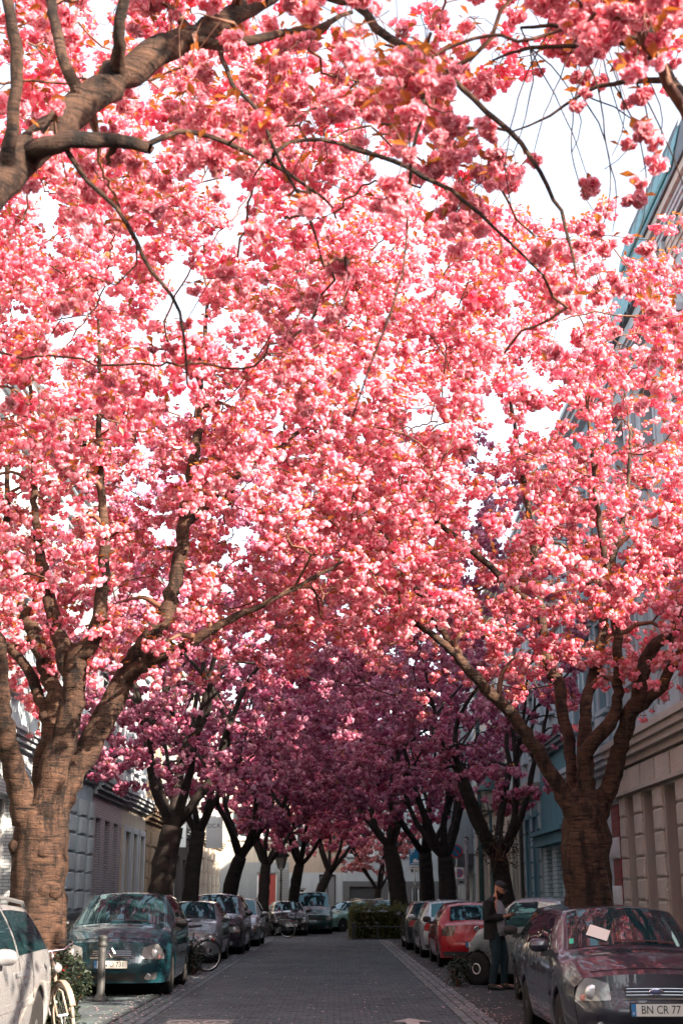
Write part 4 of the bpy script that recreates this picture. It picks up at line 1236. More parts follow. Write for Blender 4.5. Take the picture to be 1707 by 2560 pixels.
for k in range(13):                                          # thin shoots that hang into the open sky on the right
    b0 = R0_l[gt.choice((2, 3, 4))]; p = b0[gt.randrange(2, len(b0))]
    ln = gt.uniform(0.5, 1.4); dx, dy = gt.uniform(-0.35, 0.45), gt.uniform(-0.3, 0.3); cv = gt.uniform(-0.15, 0.25)
    R0_l.append([(p[0], p[1], p[2], 0.006), (p[0] + dx * 0.35 + cv, p[1] + dy * 0.3, p[2] - ln * 0.3, 0.005), (p[0] + dx * 0.8 + cv, p[1] + dy * 0.7, p[2] - ln * 0.7, 0.004), (p[0] + dx, p[1] + dy, p[2] - ln, 0.003)])
    if k % 3 != 0: tips.append((p[0] + dx, p[1] + dy, p[2] - ln - 0.05))
cherry_tree('cherry tree reaching in with thin bare limbs at the upper right corner', (3.0, 6.2), [(3.0, 6.2, -0.05, 0.27), (2.95, 6.2, 1.2, 0.22), (2.9, 6.3, 2.3, 0.2), (2.75, 6.4, 3.3, 0.16)],
            R0_l, in_R0, ((0.2, 4.0, 5.0), (5.2, 11.6, 10)), 45, 280, 4.4, PAL_FG, 22, near=True, cl_scale=0.78, leaves=2, hang=0.25,
            extra=[([(1.56, 6.1, 5.25), (1.62, 6.12, 5.2), (1.74, 7.1, 5.42), (1.95, 7.6, 4.95)] + tips, 1.2)])

# the two near trees in full view
def in_L1(P):
    zlo = 4.3 + 0.3 * np.sin(P[:, 0] * 2.1 + P[:, 1]) + 0.75 * np.exp(-((P[:, 0] + 0.2) / 1.7) ** 2)
    return ((ell(P, (-3.0, 17.0, 7.2), (3.6, 4.4, 4.2)) | ell(P, (-0.8, 17.4, 6.6), (2.9, 4.0, 3.2)) | ell(P, (-3.4, 14.9, 5.7), (2.8, 2.4, 2.0)) | ell(P, (-2.9, 15.4, 9.7), (3.5, 3.8, 3.0)) | ell(P, (-0.2, 16.2, 9.2), (2.8, 3.2, 2.6))) & (P[:, 2] > zlo) & (P[:, 0] > FL + 0.35) & (pn(P, 1.05, 1) > -0.40))
L1_l = [
 [(-3.59, 16.3, 2.38, 0.199), (-3.69, 16.02, 2.91, 0.153), (-3.75, 15.73, 3.25, 0.133), (-3.77, 15.45, 3.62, 0.118), (-3.77, 15.17, 4.13, 0.104), (-3.87, 14.88, 4.71, 0.08), (-3.98, 14.6, 5.42, 0.056), (-4.2, 14.4, 6.8, 0.03)],
 [(-3.42, 16.3, 2.33, 0.234), (-3.29, 16.21, 2.98, 0.198), (-3.13, 16.12, 3.43, 0.17), (-3.07, 16.04, 3.92, 0.156), (-3.03, 15.95, 4.26, 0.142), (-2.85, 15.86, 4.44, 0.106), (-2.75, 15.78, 4.9, 0.09), (-2.74, 15.69, 5.61, 0.072), (-2.82, 15.6, 6.43, 0.048), (-2.9, 15.5, 8.2, 0.025)],
 [(-3.06, 16.0, 3.85, 0.129), (-3.23, 16.07, 4.36, 0.115), (-3.4, 16.25, 4.74, 0.102), (-3.6, 16.43, 5.39, 0.079), (-3.79, 16.6, 6.22, 0.051), (-4.0, 16.8, 8.0, 0.025)],
 [(-3.32, 16.4, 2.34, 0.212), (-3.22, 16.52, 2.77, 0.181), (-2.95, 16.64, 3.32, 0.17), (-2.71, 16.76, 3.86, 0.163), (-2.6, 16.88, 4.19, 0.145), (-2.34, 17.0, 4.7, 0.127), (-2.13, 17.12, 5.1, 0.118), (-2.02, 17.24, 5.75, 0.104), (-1.96, 17.36, 6.6, 0.09), (-1.88, 17.48, 7.37, 0.076), (-1.86, 17.6, 8.4, 0.05), (-1.8, 17.8, 9.8, 0.025)],
 [(-2.62, 16.84, 4.1, 0.104), (-2.26, 16.6, 4.32, 0.093), (-1.9, 16.42, 4.42, 0.083), (-1.58, 16.28, 4.58, 0.068), (-1.19, 16.14, 4.78, 0.053), (-0.75, 16.0, 4.95, 0.034), (0.1, 15.9, 5.4, 0.02)],
 [(-3.42, 16.4, 2.6, 0.14), (-3.48, 16.5, 3.1, 0.132), (-3.41, 16.76, 3.71, 0.123), (-3.68, 17.02, 4.43, 0.116), (-3.9, 17.28, 4.85, 0.108), (-4.16, 17.54, 5.28, 0.09), (-4.4, 17.8, 6.0, 0.059), (-4.6, 18.2, 7.6, 0.03)],
 [(-3.46, 16.6, 3.4, 0.1), (-3.5, 16.7, 3.6, 0.088), (-3.69, 16.93, 3.98, 0.08), (-3.94, 17.17, 4.37, 0.071), (-4.27, 17.4, 4.67, 0.052)],
 [(-2.0, 17.3, 6.2, 0.07), (-1.2, 17.8, 7.2, 0.05), (-0.3, 18.2, 8.0, 0.03)],
]
cherry_tree('large cherry tree with a thick banded trunk left of the street', (-3.42, 16.4), [(-3.42, 16.4, -0.05, 0.36), (-3.42, 16.4, 0.5, 0.345), (-3.43, 16.4, 1.2, 0.335), (-3.43, 16.4, 1.9, 0.325), (-3.44, 16.38, 2.4, 0.31), (-3.42, 16.35, 2.75, 0.2)],
            L1_l, in_L1, ((-6.6, 11.6, 3.9), (2.6, 21.6, 12.8)), 170, 1420, 6.4, PAL_NEAR, 31, near=True, cl_scale=0.88, leaves=2, hang=0.12)
def in_R1(P):
    zlo = 4.4 + 0.35 * np.sin(P[:, 0] * 1.9 + P[:, 1] * 0.8 + 2) + 0.85 * np.exp(-((P[:, 0] + 0.3) / 1.7) ** 2)
    top = np.where(P[:, 0] > 2.1, 10.9 - 0.05 * (P[:, 0] - 2.1), 12.2)
    return ((ell(P, (3.2, 18.6, 7.2), (3.6, 4.8, 3.9)) | ell(P, (0.7, 19.2, 7.1), (3.1, 4.2, 3.8)) | ell(P, (3.8, 16.9, 6.2), (2.6, 2.4, 2.2))) & (P[:, 2] > zlo) & (P[:, 2] < top) & (P[:, 0] < FR - 0.35) & (pn(P, 1.0, 4) > -0.40))
R1_l = [
 [(3.20, 18.39, 2.52, 0.159), (2.88, 18.23, 3.05, 0.111), (2.66, 18.07, 3.37, 0.105), (2.41, 17.92, 3.73, 0.097), (2.15, 17.77, 3.99, 0.094), (1.95, 17.61, 4.14, 0.086), (1.62, 17.45, 4.48, 0.070), (1.29, 17.30, 4.76, 0.052), (0.89, 17.15, 4.99, 0.036)],
 [(3.32, 18.50, 2.45, 0.200), (3.33, 18.35, 3.07, 0.133), (3.33, 18.22, 3.35, 0.116), (3.44, 18.07, 3.52, 0.111), (3.60, 17.94, 3.69, 0.105), (3.68, 17.80, 3.95, 0.083), (3.71, 17.65, 4.51, 0.073), (3.65, 17.52, 5.28, 0.063), (3.51, 17.37, 6.17, 0.043), (3.38, 17.15, 7.93, 0.023)],
 [(3.25, 18.61, 2.57, 0.129), (3.23, 18.77, 3.01, 0.098), (3.24, 18.92, 3.52, 0.094), (3.20, 19.08, 4.04, 0.093), (3.17, 19.23, 4.47, 0.091), (3.07, 19.39, 4.70, 0.086), (3.01, 19.55, 5.59, 0.077), (2.96, 19.70, 6.67, 0.060), (2.84, 19.85, 7.99, 0.043), (2.71, 19.97, 9.28, 0.023)],
 [(3.34, 18.39, 3.14, 0.113), (3.37, 18.61, 3.36, 0.108), (3.47, 18.77, 4.07, 0.094), (3.61, 18.93, 4.47, 0.089), (3.79, 19.09, 5.06, 0.080), (3.97, 19.24, 5.96, 0.064), (4.30, 19.40, 7.03, 0.042), (4.51, 19.63, 8.38, 0.023)],
 [(3.44, 18.50, 2.47, 0.170), (3.63, 18.35, 2.91, 0.138), (3.73, 18.20, 3.27, 0.127), (3.80, 18.05, 3.52, 0.121), (3.84, 17.90, 3.78, 0.121), (3.95, 17.74, 4.00, 0.115), (4.09, 17.60, 4.56, 0.099), (4.38, 17.45, 4.85, 0.088), (4.66, 17.29, 5.35, 0.073), (4.82, 17.15, 6.00, 0.047), (4.96, 16.92, 7.48, 0.023)],
 [(3.90, 17.82, 3.84, 0.079), (4.19, 17.65, 4.09, 0.083), (4.39, 17.48, 4.44, 0.072), (4.57, 17.32, 4.71, 0.062), (4.96, 17.15, 5.20, 0.042)],
 [(3.01, 19.55, 5.56, 0.068), (2.03, 19.85, 6.58, 0.051), (0.90, 20.08, 7.70, 0.034), (0.23, 20.30, 9.06, 0.023)],
 [(1.69, 17.48, 4.43, 0.056), (1.02, 18.05, 5.67, 0.039), (0.45, 18.73, 7.03, 0.023)],
]
cherry_tree('large cherry tree forking above the purple car on the right', (3.35, 18.5), [(3.35, 18.50, -0.05, 0.333), (3.34, 18.50, 0.48, 0.314), (3.32, 18.50, 1.27, 0.305), (3.32, 18.50, 1.95, 0.325), (3.33, 18.50, 2.40, 0.305), (3.35, 18.44, 2.91, 0.180)],
            R1_l, in_R1, ((-2.6, 13.8, 3.9), (6.2, 23.5, 12.0)), 150, 1150, 6.8, PAL_NEAR, 32, near=True, cl_scale=0.88, leaves=2, hang=0.12)

# trees farther along
def row_tree(label, x, y, r, seed, lean=0.0, fork=2.3, per=9, n2=420, n1=60, pal=PAL_MID, top=11.0, sc=1.15, crown=None, zlo=3.55, limbs=None, lean_y=0.0):
    g = random.Random(seed)
    sgn = -1 if x < 0 else 1
    tr = [(x, y, -0.05, r * 1.05), (x + lean * 0.25, y, fork * 0.4, r), (x + lean * 0.6, y + lean_y * 0.5, fork * 0.75, r * 0.95), (x + lean, y + lean_y, fork, r * 0.85)]
    L_ = []
    fx, fy = x + lean, y + lean_y
    if limbs is None:
        n = 5
        for k in range(n):
            a = 2 * math.pi * k / n + g.uniform(-0.3, 0.3)
            dx, dy = math.cos(a), math.sin(a)
            reach = g.uniform(1.3, 2.2) * (1.25 if dx * sgn < 0 else 0.8)
            rr = r * g.uniform(0.45, 0.6)
            pts = [(fx, fy, fork - 0.1, rr)]
            for t in (0.25, 0.5, 0.75, 1.0):
                pts.append((fx + dx * reach * t ** 0.8 + g.uniform(-.12, .12), fy + dy * reach * t ** 0.8 + g.uniform(-.12, .12), fork + (g.uniform(3.2, 4.6)) * t ** 1.1, rr * (1 - 0.78 * t)))
            L_.append(pts)
            q = pts[2]; L_.append([q, (q[0] + g.uniform(-.6, .6), q[1] + g.uniform(-.6, .6), q[2] + 0.9, rr * 0.4), (q[0] + g.uniform(-1.2, 1.2), q[1] + g.uniform(-1.2, 1.2), q[2] + 2.0, rr * 0.2)])
    else: L_ = limbs
    c = crown or [((x * 0.62, y, 7.2), (3.9, 4.6, top - 7.2)), ((x * 0.2, y + 0.3, 6.6), (3.0, 4.4, 2.9))]
    def ins(P):
        k = np.zeros(len(P), bool)
        for cc, rr in c: k |= ell(P, cc, rr)
        zz = zlo + 0.35 * np.sin(P[:, 0] * 1.7 + P[:, 1] * 0.9 + seed) + 0.5 * np.exp(-((P[:, 0] + 0.4) / 1.6) ** 2)
        return k & (P[:, 2] > zz) & (P[:, 0] > FL + 0.4) & (P[:, 0] < FR - 0.4) & (pn(P, 0.8, seed) > -0.62)
    lo = np.min([np.array(cc) - np.array(rr) for cc, rr in c], 0); hi = np.max([np.array(cc) + np.array(rr) for cc, rr in c], 0)
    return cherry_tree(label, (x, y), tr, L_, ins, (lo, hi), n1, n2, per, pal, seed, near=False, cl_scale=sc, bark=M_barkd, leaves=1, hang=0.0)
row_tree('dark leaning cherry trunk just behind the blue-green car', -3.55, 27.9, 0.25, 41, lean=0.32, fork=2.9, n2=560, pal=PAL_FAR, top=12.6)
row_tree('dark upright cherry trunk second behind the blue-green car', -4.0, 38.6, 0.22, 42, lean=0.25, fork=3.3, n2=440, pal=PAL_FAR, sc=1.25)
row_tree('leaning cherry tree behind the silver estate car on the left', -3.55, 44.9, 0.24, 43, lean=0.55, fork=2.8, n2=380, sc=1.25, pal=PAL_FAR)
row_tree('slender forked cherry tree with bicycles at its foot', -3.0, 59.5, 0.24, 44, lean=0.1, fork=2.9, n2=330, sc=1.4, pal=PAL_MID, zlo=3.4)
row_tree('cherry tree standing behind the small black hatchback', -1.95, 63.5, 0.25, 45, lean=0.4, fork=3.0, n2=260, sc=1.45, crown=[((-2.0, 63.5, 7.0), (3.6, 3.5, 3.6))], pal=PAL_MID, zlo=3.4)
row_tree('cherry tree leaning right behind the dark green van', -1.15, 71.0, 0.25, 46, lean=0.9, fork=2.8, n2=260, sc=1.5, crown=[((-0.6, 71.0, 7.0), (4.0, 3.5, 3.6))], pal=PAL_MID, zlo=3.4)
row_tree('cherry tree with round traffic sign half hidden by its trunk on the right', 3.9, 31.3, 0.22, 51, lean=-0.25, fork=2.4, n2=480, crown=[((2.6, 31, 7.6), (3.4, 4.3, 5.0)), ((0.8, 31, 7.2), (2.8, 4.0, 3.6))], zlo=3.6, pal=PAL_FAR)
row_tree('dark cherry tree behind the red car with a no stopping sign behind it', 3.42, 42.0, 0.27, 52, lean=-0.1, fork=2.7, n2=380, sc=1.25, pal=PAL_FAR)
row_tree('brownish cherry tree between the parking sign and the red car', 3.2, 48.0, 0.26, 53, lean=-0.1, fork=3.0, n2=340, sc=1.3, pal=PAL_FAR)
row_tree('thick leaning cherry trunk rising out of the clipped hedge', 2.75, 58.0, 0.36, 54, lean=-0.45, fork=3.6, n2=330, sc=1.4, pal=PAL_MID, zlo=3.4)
row_tree('sunlit pale pink cherry tree at the very end of the street', 2.2, 76.5, 0.2, 55, lean=0.2, fork=2.0, n2=240, sc=1.6, crown=[((1.6, 76.5, 5.6), (3.6, 3.0, 3.4))], pal=[(0.7, 0.2, 0.25), (0.85, 0.42, 0.45), (0.9, 0.6, 0.6)], zlo=2.6)  # own paler petal palette: the sunlight is painted in
row_tree('unseen cherry tree behind the camera on the left', -3.4, -4.0, 0.3, 61, n2=200, sc=1.7, pal=PAL_NEAR, per=7)  # unseen pair that carries the rows on, put in for shade
row_tree('unseen cherry tree behind the camera on the right', 3.1, -4.5, 0.3, 62, n2=200, sc=1.7, pal=PAL_NEAR, per=7)
print('CLUSTERS', NCL)
# ------------------------------------------------------------------ cars
M_glass = mat('car_glass', (0.010, 0.030, 0.035), 0.02, spec=0.9, build=lambda n, b: setattr(b.inputs['Specular Tint'], 'default_value', (0.42, 0.92, 1.0, 1)))
M_lamp = mat('headlamp_glass', (0.30, 0.31, 0.32), 0.10, metal=0.35, coat=1.0)
M_bulb = mat('headlamp_reflector', (0.7, 0.7, 0.7), 0.35, metal=0.8)
M_tail = mat('tail_lamp_red', (0.42, 0.01, 0.012), 0.12, coat=1.0)
M_taild = mat('tail_lamp_dark', (0.06, 0.004, 0.006), 0.12, coat=1.0)
M_amber = mat('amber_lamp', (0.6, 0.16, 0.02), 0.2, coat=1.0)
M_rim = mat('alloy_rim', (0.45, 0.46, 0.47), 0.3, metal=0.9)
M_rimd = mat('steel_rim_dark', (0.05, 0.05, 0.055), 0.45, metal=0.5)
M_under = mat('underbody', (0.008, 0.008, 0.009), 0.95, spec=0.1)
M_seam = mat('panel_gap', (0.006, 0.006, 0.007), 0.8, spec=0.1)
M_plate = mat('plate_white', (0.72, 0.71, 0.66), 0.45)
M_plateb = mat('plate_blue', (0.03, 0.18, 0.42), 0.45)
M_ink = mat('plate_ink', (0.01, 0.01, 0.01), 0.5)
M_trim = mat('grey_bumper_trim', (0.035, 0.037, 0.04), 0.6)
def paint(name, c, metal=0.55, rough=0.26):
    def bd(n, b):
        v = coords(n)
        t = N(n, 'ShaderNodeTexNoise', i_Scale=3.0, i_Detail=6.0, i_Roughness=0.7)
        n.links.new(v, t.inputs['Vector'])
        n.links.new(ramp(n, t.outputs['Fac'], [(0.3, (rough * 0.8,) * 3), (0.75, (rough * 1.5,) * 3)]), b.inputs['Roughness'])
        n.links.new(ramp(n, t.outputs['Fac'], [(0.3, c), (0.8, tuple(x * 0.9 + 0.006 for x in c))]), b.inputs['Base Color'])   # dust film
    return mat(name, c, rough, metal=metal, coat=1.0, build=bd)

class Car:
    """a car body as one surface S(s, v, side) from nose to tail, with a front face and a rear face; glass, lamps and trim are patches that lie on it.
    Local frame: +Y forward, origin on the ground below the centre."""
    def __init__(c, L, W, H, hood=0.78, nose=0.70, cowl=(0.95, 0.95), roof=1.75, rend=3.3, rbelt=3.75, rbh=0.95, tail=0.85, belt=0.92, wb=(0.75, 3.2), wr=0.30, sill=0.22, roofw=0.67, sweep=0.24, rsweep=0.14, bumper=0.05):
        c.L, c.W, c.H, c.wb, c.wr, c.sill, c.roofw, c.bump = L, W, H, wb, wr, sill, roofw, bumper
        c.cowl, c.roofs, c.rend, c.rbelt = cowl[0], roof, rend, rbelt
        k = 0.02
        c.n = 161
        s = np.linspace(0, L, c.n); c.s = s
        def sm(a, w_=5):
            ker = np.hanning(2 * w_ + 1); ker /= ker.sum()
            return np.convolve(np.pad(a, w_, mode='edge'), ker, 'valid')
        c.zt = sm(np.interp(s, [0, 0.12, cowl[0] * 0.55, cowl[0], roof, (roof + rend) / 2, rend, rbelt, L], [nose - 0.04, nose + 0.02, hood + (cowl[1] - hood) * 0.45, cowl[1], H - 0.02, H, H - 0.04, rbh, tail]))
        hw = W / 2
        c.rw = sm(np.interp(s, [0, cowl[0] * 0.6, cowl[0], roof, rend, rbelt, L], [hw * 0.80, hw * 0.84, hw * 0.84, hw * roofw, hw * roofw, hw * 0.80, hw * 0.84]))
        dz = sm(np.interp(s, [0, cowl[0], roof, rend, rbelt, L], [0.05, 0.05, 0.055, 0.055, 0.04, 0.04]))
        c.zr = c.zt - dz
        c.zb = np.minimum(sm(np.interp(s, [0, cowl[0], roof, rbelt, L], [nose - 0.15, cowl[1] - 0.10, belt, belt + 0.05, tail - 0.12])), c.zr - 0.04)
        e = 1 - 0.10 * np.clip(1 - s / 0.55, 0, 1) ** 2 - 0.07 * np.clip(1 - (L - s) / 0.5, 0, 1) ** 2
        c.bw, c.mw, c.lw = hw * 0.955 * e, hw * e, hw * 0.945 * e
        c.zm = np.full(c.n, 0.30 + 0.28 * (H / 1.45))
        c.zl = np.full(c.n, sill)
        for w0 in wb:
            R_ = wr * 1.16
            t = R_ * R_ - (s - w0) ** 2
            c.zl = np.where(t > 0, np.maximum(c.zl, wr + np.sqrt(np.maximum(t, 0))), c.zl)
        c.zm = np.maximum(c.zm, c.zl + 0.05); c.zb = np.maximum(c.zb, c.zm + 0.03)
        c.sf = sweep * np.clip(1 - s / 0.75, 0, 1) ** 1.5
        c.sr = rsweep * np.clip(1 - (L - s) / 0.6, 0, 1) ** 1.5
    def g(c, a, s): return float(np.interp(s, c.s, a))
    def yy(c, s, x): 
        q = (abs(x) / (c.W / 2)) ** 2.6
        return c.L / 2 - s - c.g(c.sf, s) * q + c.g(c.sr, s) * q
    def S(c, s, v, side=1):
        lw, mw, bw, rw = (c.g(a, s) for a in (c.lw, c.mw, c.bw, c.rw))
        zl, zm, zb, zr, zt = (c.g(a, s) for a in (c.zl, c.zm, c.zb, c.zr, c.zt))
        if v <= 1:                                    # sill to belt, bulging
            t = v; x = (1 - t) ** 2 * lw + 2 * t * (1 - t) * (2 * mw - 0.5 * (lw + bw)) + t * t * bw
            z = (1 - t) ** 2 * zl + 2 * t * (1 - t) * (2 * zm - 0.5 * (zl + zb)) + t * t * zb
        elif v <= 2:
            t = v - 1; x = bw + (rw - bw) * t + 0.03 * math.sin(math.pi * t) * min(1, (zr - zb) * 2); z = zb + (zr - zb) * t
        else:
            t = v - 2; x = rw * (1 - t); z = zr + (zt - zr) * (1 - (1 - t) ** 2.4)
        return Vector((side * x, c.yy(s, x), z))
    def cap(c, a, f, rear=False):
        """front or rear face: a from -1 to 1 across, f from 0 (top edge) to 1 (bottom)"""
        s = c.L if rear else 0.0
        side = 1 if a >= 0 else -1
        aa = abs(a)
        top = c.S(s, 2 + (1 - aa), 1)
        # corner line, from top to sill
        zc = c.g(c.zr, s) * (1 - f) + c.sill * f
        zr, zb, zm, zl = c.g(c.zr, s), c.g(c.zb, s), c.g(c.zm, s), c.sill
        xc = float(np.interp(zc, [zl, zm, zb, zr], [c.g(c.lw, s), c.g(c.mw, s), c.g(c.bw, s), c.g(c.rw, s)]))
        x = xc * aa
        z = top.z * (1 - f) + c.sill * f
        b = c.bump * math.exp(-((f - 0.62) / 0.22) ** 2) * (1 - aa ** 4) + 0.02 * math.sin(math.pi * min(1, f * 1.0)) * (1 - aa ** 4)
        y = c.yy(s, x)
        return Vector((side * x, y + (-b if rear else b), z))
    def patch(c, fn, cor, nu=6, nv=4, off=0.006, rnd=0.0):
        """grid between four parameter corners, raised off the surface; rnd squeezes it towards an oval"""
        e = 1e-3; rows = []
        ctr = fn(sum(p[0] for p in cor) / 4, sum(p[1] for p in cor) / 4)
        for j in range(nv + 1):
            r = []
            for i in range(nu + 1):
                u, v = i / nu, j / nv
                if rnd:
                    a, b = 2 * u - 1, 2 * v - 1
                    a2, b2 = a * math.sqrt(max(0, 1 - rnd * b * b / 2)), b * math.sqrt(max(0, 1 - rnd * a * a / 2)); u, v = (a2 + 1) / 2, (b2 + 1) / 2
                p = [cor[0][k] * (1 - u) * (1 - v) + cor[1][k] * u * (1 - v) + cor[2][k] * u * v + cor[3][k] * (1 - u) * v for k in (0, 1)]
                q = fn(*p)
                n = (fn(p[0] + e, p[1]) - q).cross(fn(p[0], p[1] + e) - q)
                n = n.normalized() if n.length > 1e-12 else Vector((0, 0, 1))
                o = q - Vector((0, 0, 0.55)); o.y *= 0.35
                if n.dot(o) < 0: n = -n
                r.append(q + n * off)
            rows.append(r)
        return MB().grid(rows)
    def side(c, sd): return lambda s, v: c.S(s, v, sd)
    def top(c): return lambda s, a: c.S(s, 3 - abs(a), 1 if a >= 0 else -1)

def make_car(label, loc, rz, spec, pm, plate=None, front_seen=True, rear_seen=True, lamp='wide', rim=None, rails=False, mirror_mat=None, tail_m=None, windows=None, group='cars parked along the street', detail=True, emblem=None, grille=True, wheel_steer=0.0, lowtrim=True):
    c = Car(**spec)
    root = empty('parked_car', (loc[0], loc[1], loc[2] if len(loc) > 2 else 0.0), rz, label, 'car', group)
    L, W, H = c.L, c.W, c.H
    # body
    mb = MB()
    vv = [0, 0.12, 0.25, 0.4, 0.55, 0.7, 0.85, 1.0, 1.25, 1.5, 1.75, 1.9, 2.0, 2.06, 2.15, 2.3, 2.5, 2.75, 3.0]
    ss = sorted(set(np.round(np.concatenate([np.linspace(0, L, 46), *[w0 + c.wr * 1.16 * np.cos(np.linspace(0, math.pi, 11)) for w0 in c.wb]]), 4)))
    rows = []
    for s in ss:
        rr = [c.S(s, v, 1) for v in vv]
        rows.append(rr + [Vector((-p.x, p.y, p.z)) for p in reversed(rr[:-1])])
    mb.grid(rows)
    for rear in (False, True):
        A = np.linspace(-1, 1, 17)
        mb.grid([[c.cap(a, f, rear) for a in A] for f in np.linspace(0, 1, 11)])
    body = mb.build('body', pm, root, smooth=True)
    # underbody and wheel wells
    u = MB().box(-W * 0.40, W * 0.40, -L / 2 + 0.25, L / 2 - 0.3, 0.17, 0.5)
    for w0 in c.wb: u.lathe([(c.wr * 1.14, -W / 2 + 0.05), (c.wr * 1.14, W / 2 - 0.05)], 18, 'x', (0, L / 2 - w0, c.wr))
    u.build('underbody', M_under, root)
    # wheels
    tprof = [(c.wr * 0.62, -0.09), (c.wr * 0.9, -0.1), (c.wr * 0.985, -0.08), (c.wr, -0.05), (c.wr, 0.05), (c.wr * 0.985, 0.08), (c.wr * 0.9, 0.1), (c.wr * 0.62, 0.09)]
    tm = MB().lathe(tprof, 26, 'x').mesh('tyre', M_rubber, True)
    q = MB().lathe([(c.wr * 0.66, 0.085), (c.wr * 0.62, 0.07), (c.wr * 0.60, 0.03), (0.02, 0.028)], 26, 'x', cap=False)
    for k in range(5):
        a = 2 * math.pi * k / 5
        q.obox((0.065, math.cos(a) * c.wr * 0.34, math.sin(a) * c.wr * 0.34), 0.02, c.wr * 0.30, 0.028, Matrix.Rotation(a, 3, 'X'))
    q.lathe([(c.wr * 0.16, 0.05), (c.wr * 0.15, 0.092), (0.01, 0.096)], 14, 'x')
    rm = q.mesh('rim', rim or M_rim)
    for w0 in c.wb:
        for sd in (1, -1):
            w_ = empty('wheel'); w_.parent = root
            w_.location = (sd * (W / 2 - 0.125), L / 2 - w0, c.wr); w_.rotation_euler = (0, 0, (0 if sd > 0 else math.pi) + (wheel_steer if w0 == c.wb[0] else 0))
            link('tyre', tm, w_); link('rim', rm, w_)
    # glass
    T = c.top()
    c.patch(T, [(c.cowl + 0.05, -0.955), (c.cowl + 0.05, 0.955), (c.roofs - 0.03, 0.95), (c.roofs - 0.03, -0.95)], 14, 8, 0.005).build('windscreen', M_glass, root, smooth=True)
    if c.rbelt - c.rend > 0.1: c.patch(T, [(c.rend + 0.05, -0.90), (c.rend + 0.05, 0.90), (c.rbelt - 0.05, 0.86), (c.rbelt - 0.05, -0.86)], 12, 6, 0.005).build('rear_window', M_glass, root, smooth=True)
    win = windows or [((c.cowl + 0.42, c.cowl + 0.62 + (c.roofs - c.cowl) * 0.62), ((c.cowl + c.rend) / 2 + 0.08, (c.cowl + c.rend) / 2 + 0.08)), (((c.cowl + c.rend) / 2 + 0.16, (c.cowl + c.rend) / 2 + 0.16), (c.rend + 0.12, c.rend - 0.12))]
    for sd in (1, -1):
        for (b0, t0), (b1, t1) in win:
            c.patch(c.side(sd), [(b0, 1.07), (b1, 1.07), (t1, 1.90), (t0, 1.90)], 8, 5, 0.005).build('side_window', M_glass, root, smooth=True)
    if detail:
        for sd in (1, -1):                                   # door gaps, handles, sill trim
            for s0 in (c.cowl + 0.32, (c.cowl + c.rend) / 2 + 0.12, c.rend + 0.05):
                if abs(s0 - c.wb[1]) < c.wr * 1.2: s0 = c.wb[1] - c.wr * 1.22
                c.patch(c.side(sd), [(s0, 0.10), (s0 + 0.012, 0.10), (s0 + 0.012, 1.03), (s0, 1.03)], 1, 8, 0.003).build('door_gap', M_seam, root)
            for s0 in ((c.cowl + c.rend) / 2 - 0.1, c.rend - 0.18):
                c.patch(c.side(sd), [(s0, 0.80), (s0 + 0.17, 0.80), (s0 + 0.17, 0.86), (s0, 0.86)], 3, 2, 0.02).build('door_handle', pm, root, smooth=True)
            c.patch(c.side(sd), [(c.wb[0] + c.wr * 1.3, 0.42), (c.wb[1] - c.wr * 1.3, 0.42), (c.wb[1] - c.wr * 1.3, 0.50), (c.wb[0] + c.wr * 1.3, 0.50)], 12, 2, 0.012).build('side_trim', pm if not lowtrim else M_trim, root)
        c.patch(T, [(0.10, -0.86), (0.112, -0.86), (0.112, 0.86), (0.10, 0.86)], 1, 10, 0.003).build('bonnet_gap', M_seam, root)
    for sd in (1, -1):                                       # mirrors
        p = c.S(c.cowl + 0.42, 1.05, sd); q = MB()
        rowsm = []
        for i in range(9):
            t = -math.pi / 2 + math.pi * i / 8
            rowsm.append([(p.x + sd * (0.125 + 0.105 * math.sin(t)), p.y + 0.03 + (0.065 if math.cos(a) > 0 else 0.02) * math.cos(t) ** 0.6 * math.cos(a), p.z + 0.09 + 0.072 * math.cos(t) ** 0.6 * math.sin(a)) for a in np.linspace(0, 2 * math.pi, 13)])
        q.grid(rowsm)
        o = q.build('mirror', mirror_mat or pm, root, smooth=True)
        MB().box(p.x - sd * 0.03, p.x + sd * 0.10, p.y - 0.01, p.y + 0.05, p.z - 0.02, p.z + 0.045).build('mirror_arm', M_black, o)
    # front face
    F = lambda a, f: c.cap(a, f)
    Rr = lambda a, f: c.cap(a, f, True)
    if front_seen:
        for sd in (1, -1):
            if lamp == 'wide': cor = [(0.60 * sd, 0.13), (0.975 * sd, -0.03), (0.99 * sd, 0.40), (0.55 * sd, 0.42)]
            elif lamp == 'round': cor = [(0.60 * sd, 0.04), (0.97 * sd, 0.0), (0.98 * sd, 0.42), (0.62 * sd, 0.42)]
            elif lamp == 'box': cor = [(0.62 * sd, 0.10), (0.97 * sd, 0.08), (0.97 * sd, 0.36), (0.62 * sd, 0.38)]
            else: cor = [(0.60 * sd, 0.16), (0.99 * sd, 0.02), (0.995 * sd, 0.34), (0.62 * sd, 0.40)]
            hl = c.patch(F, cor, 8, 6, 0.012, 0.28 if lamp != 'box' else 0.1).build('headlight', M_lamp, root, smooth=True)
            p = F(cor[0][0] * 0.5 + cor[2][0] * 0.5, (cor[0][1] + cor[2][1]) / 2)
            MB().lathe([(0.075, 0.0), (0.07, 0.012), (0.03, 0.016)], 14, 'y', (p.x, p.y + 0.006, p.z)).build('lamp_reflector', M_bulb, hl, smooth=True)
            p = F(cor[0][0] * 0.25 + cor[2][0] * 0.75, cor[2][1] * 0.8 + cor[0][1] * 0.2)
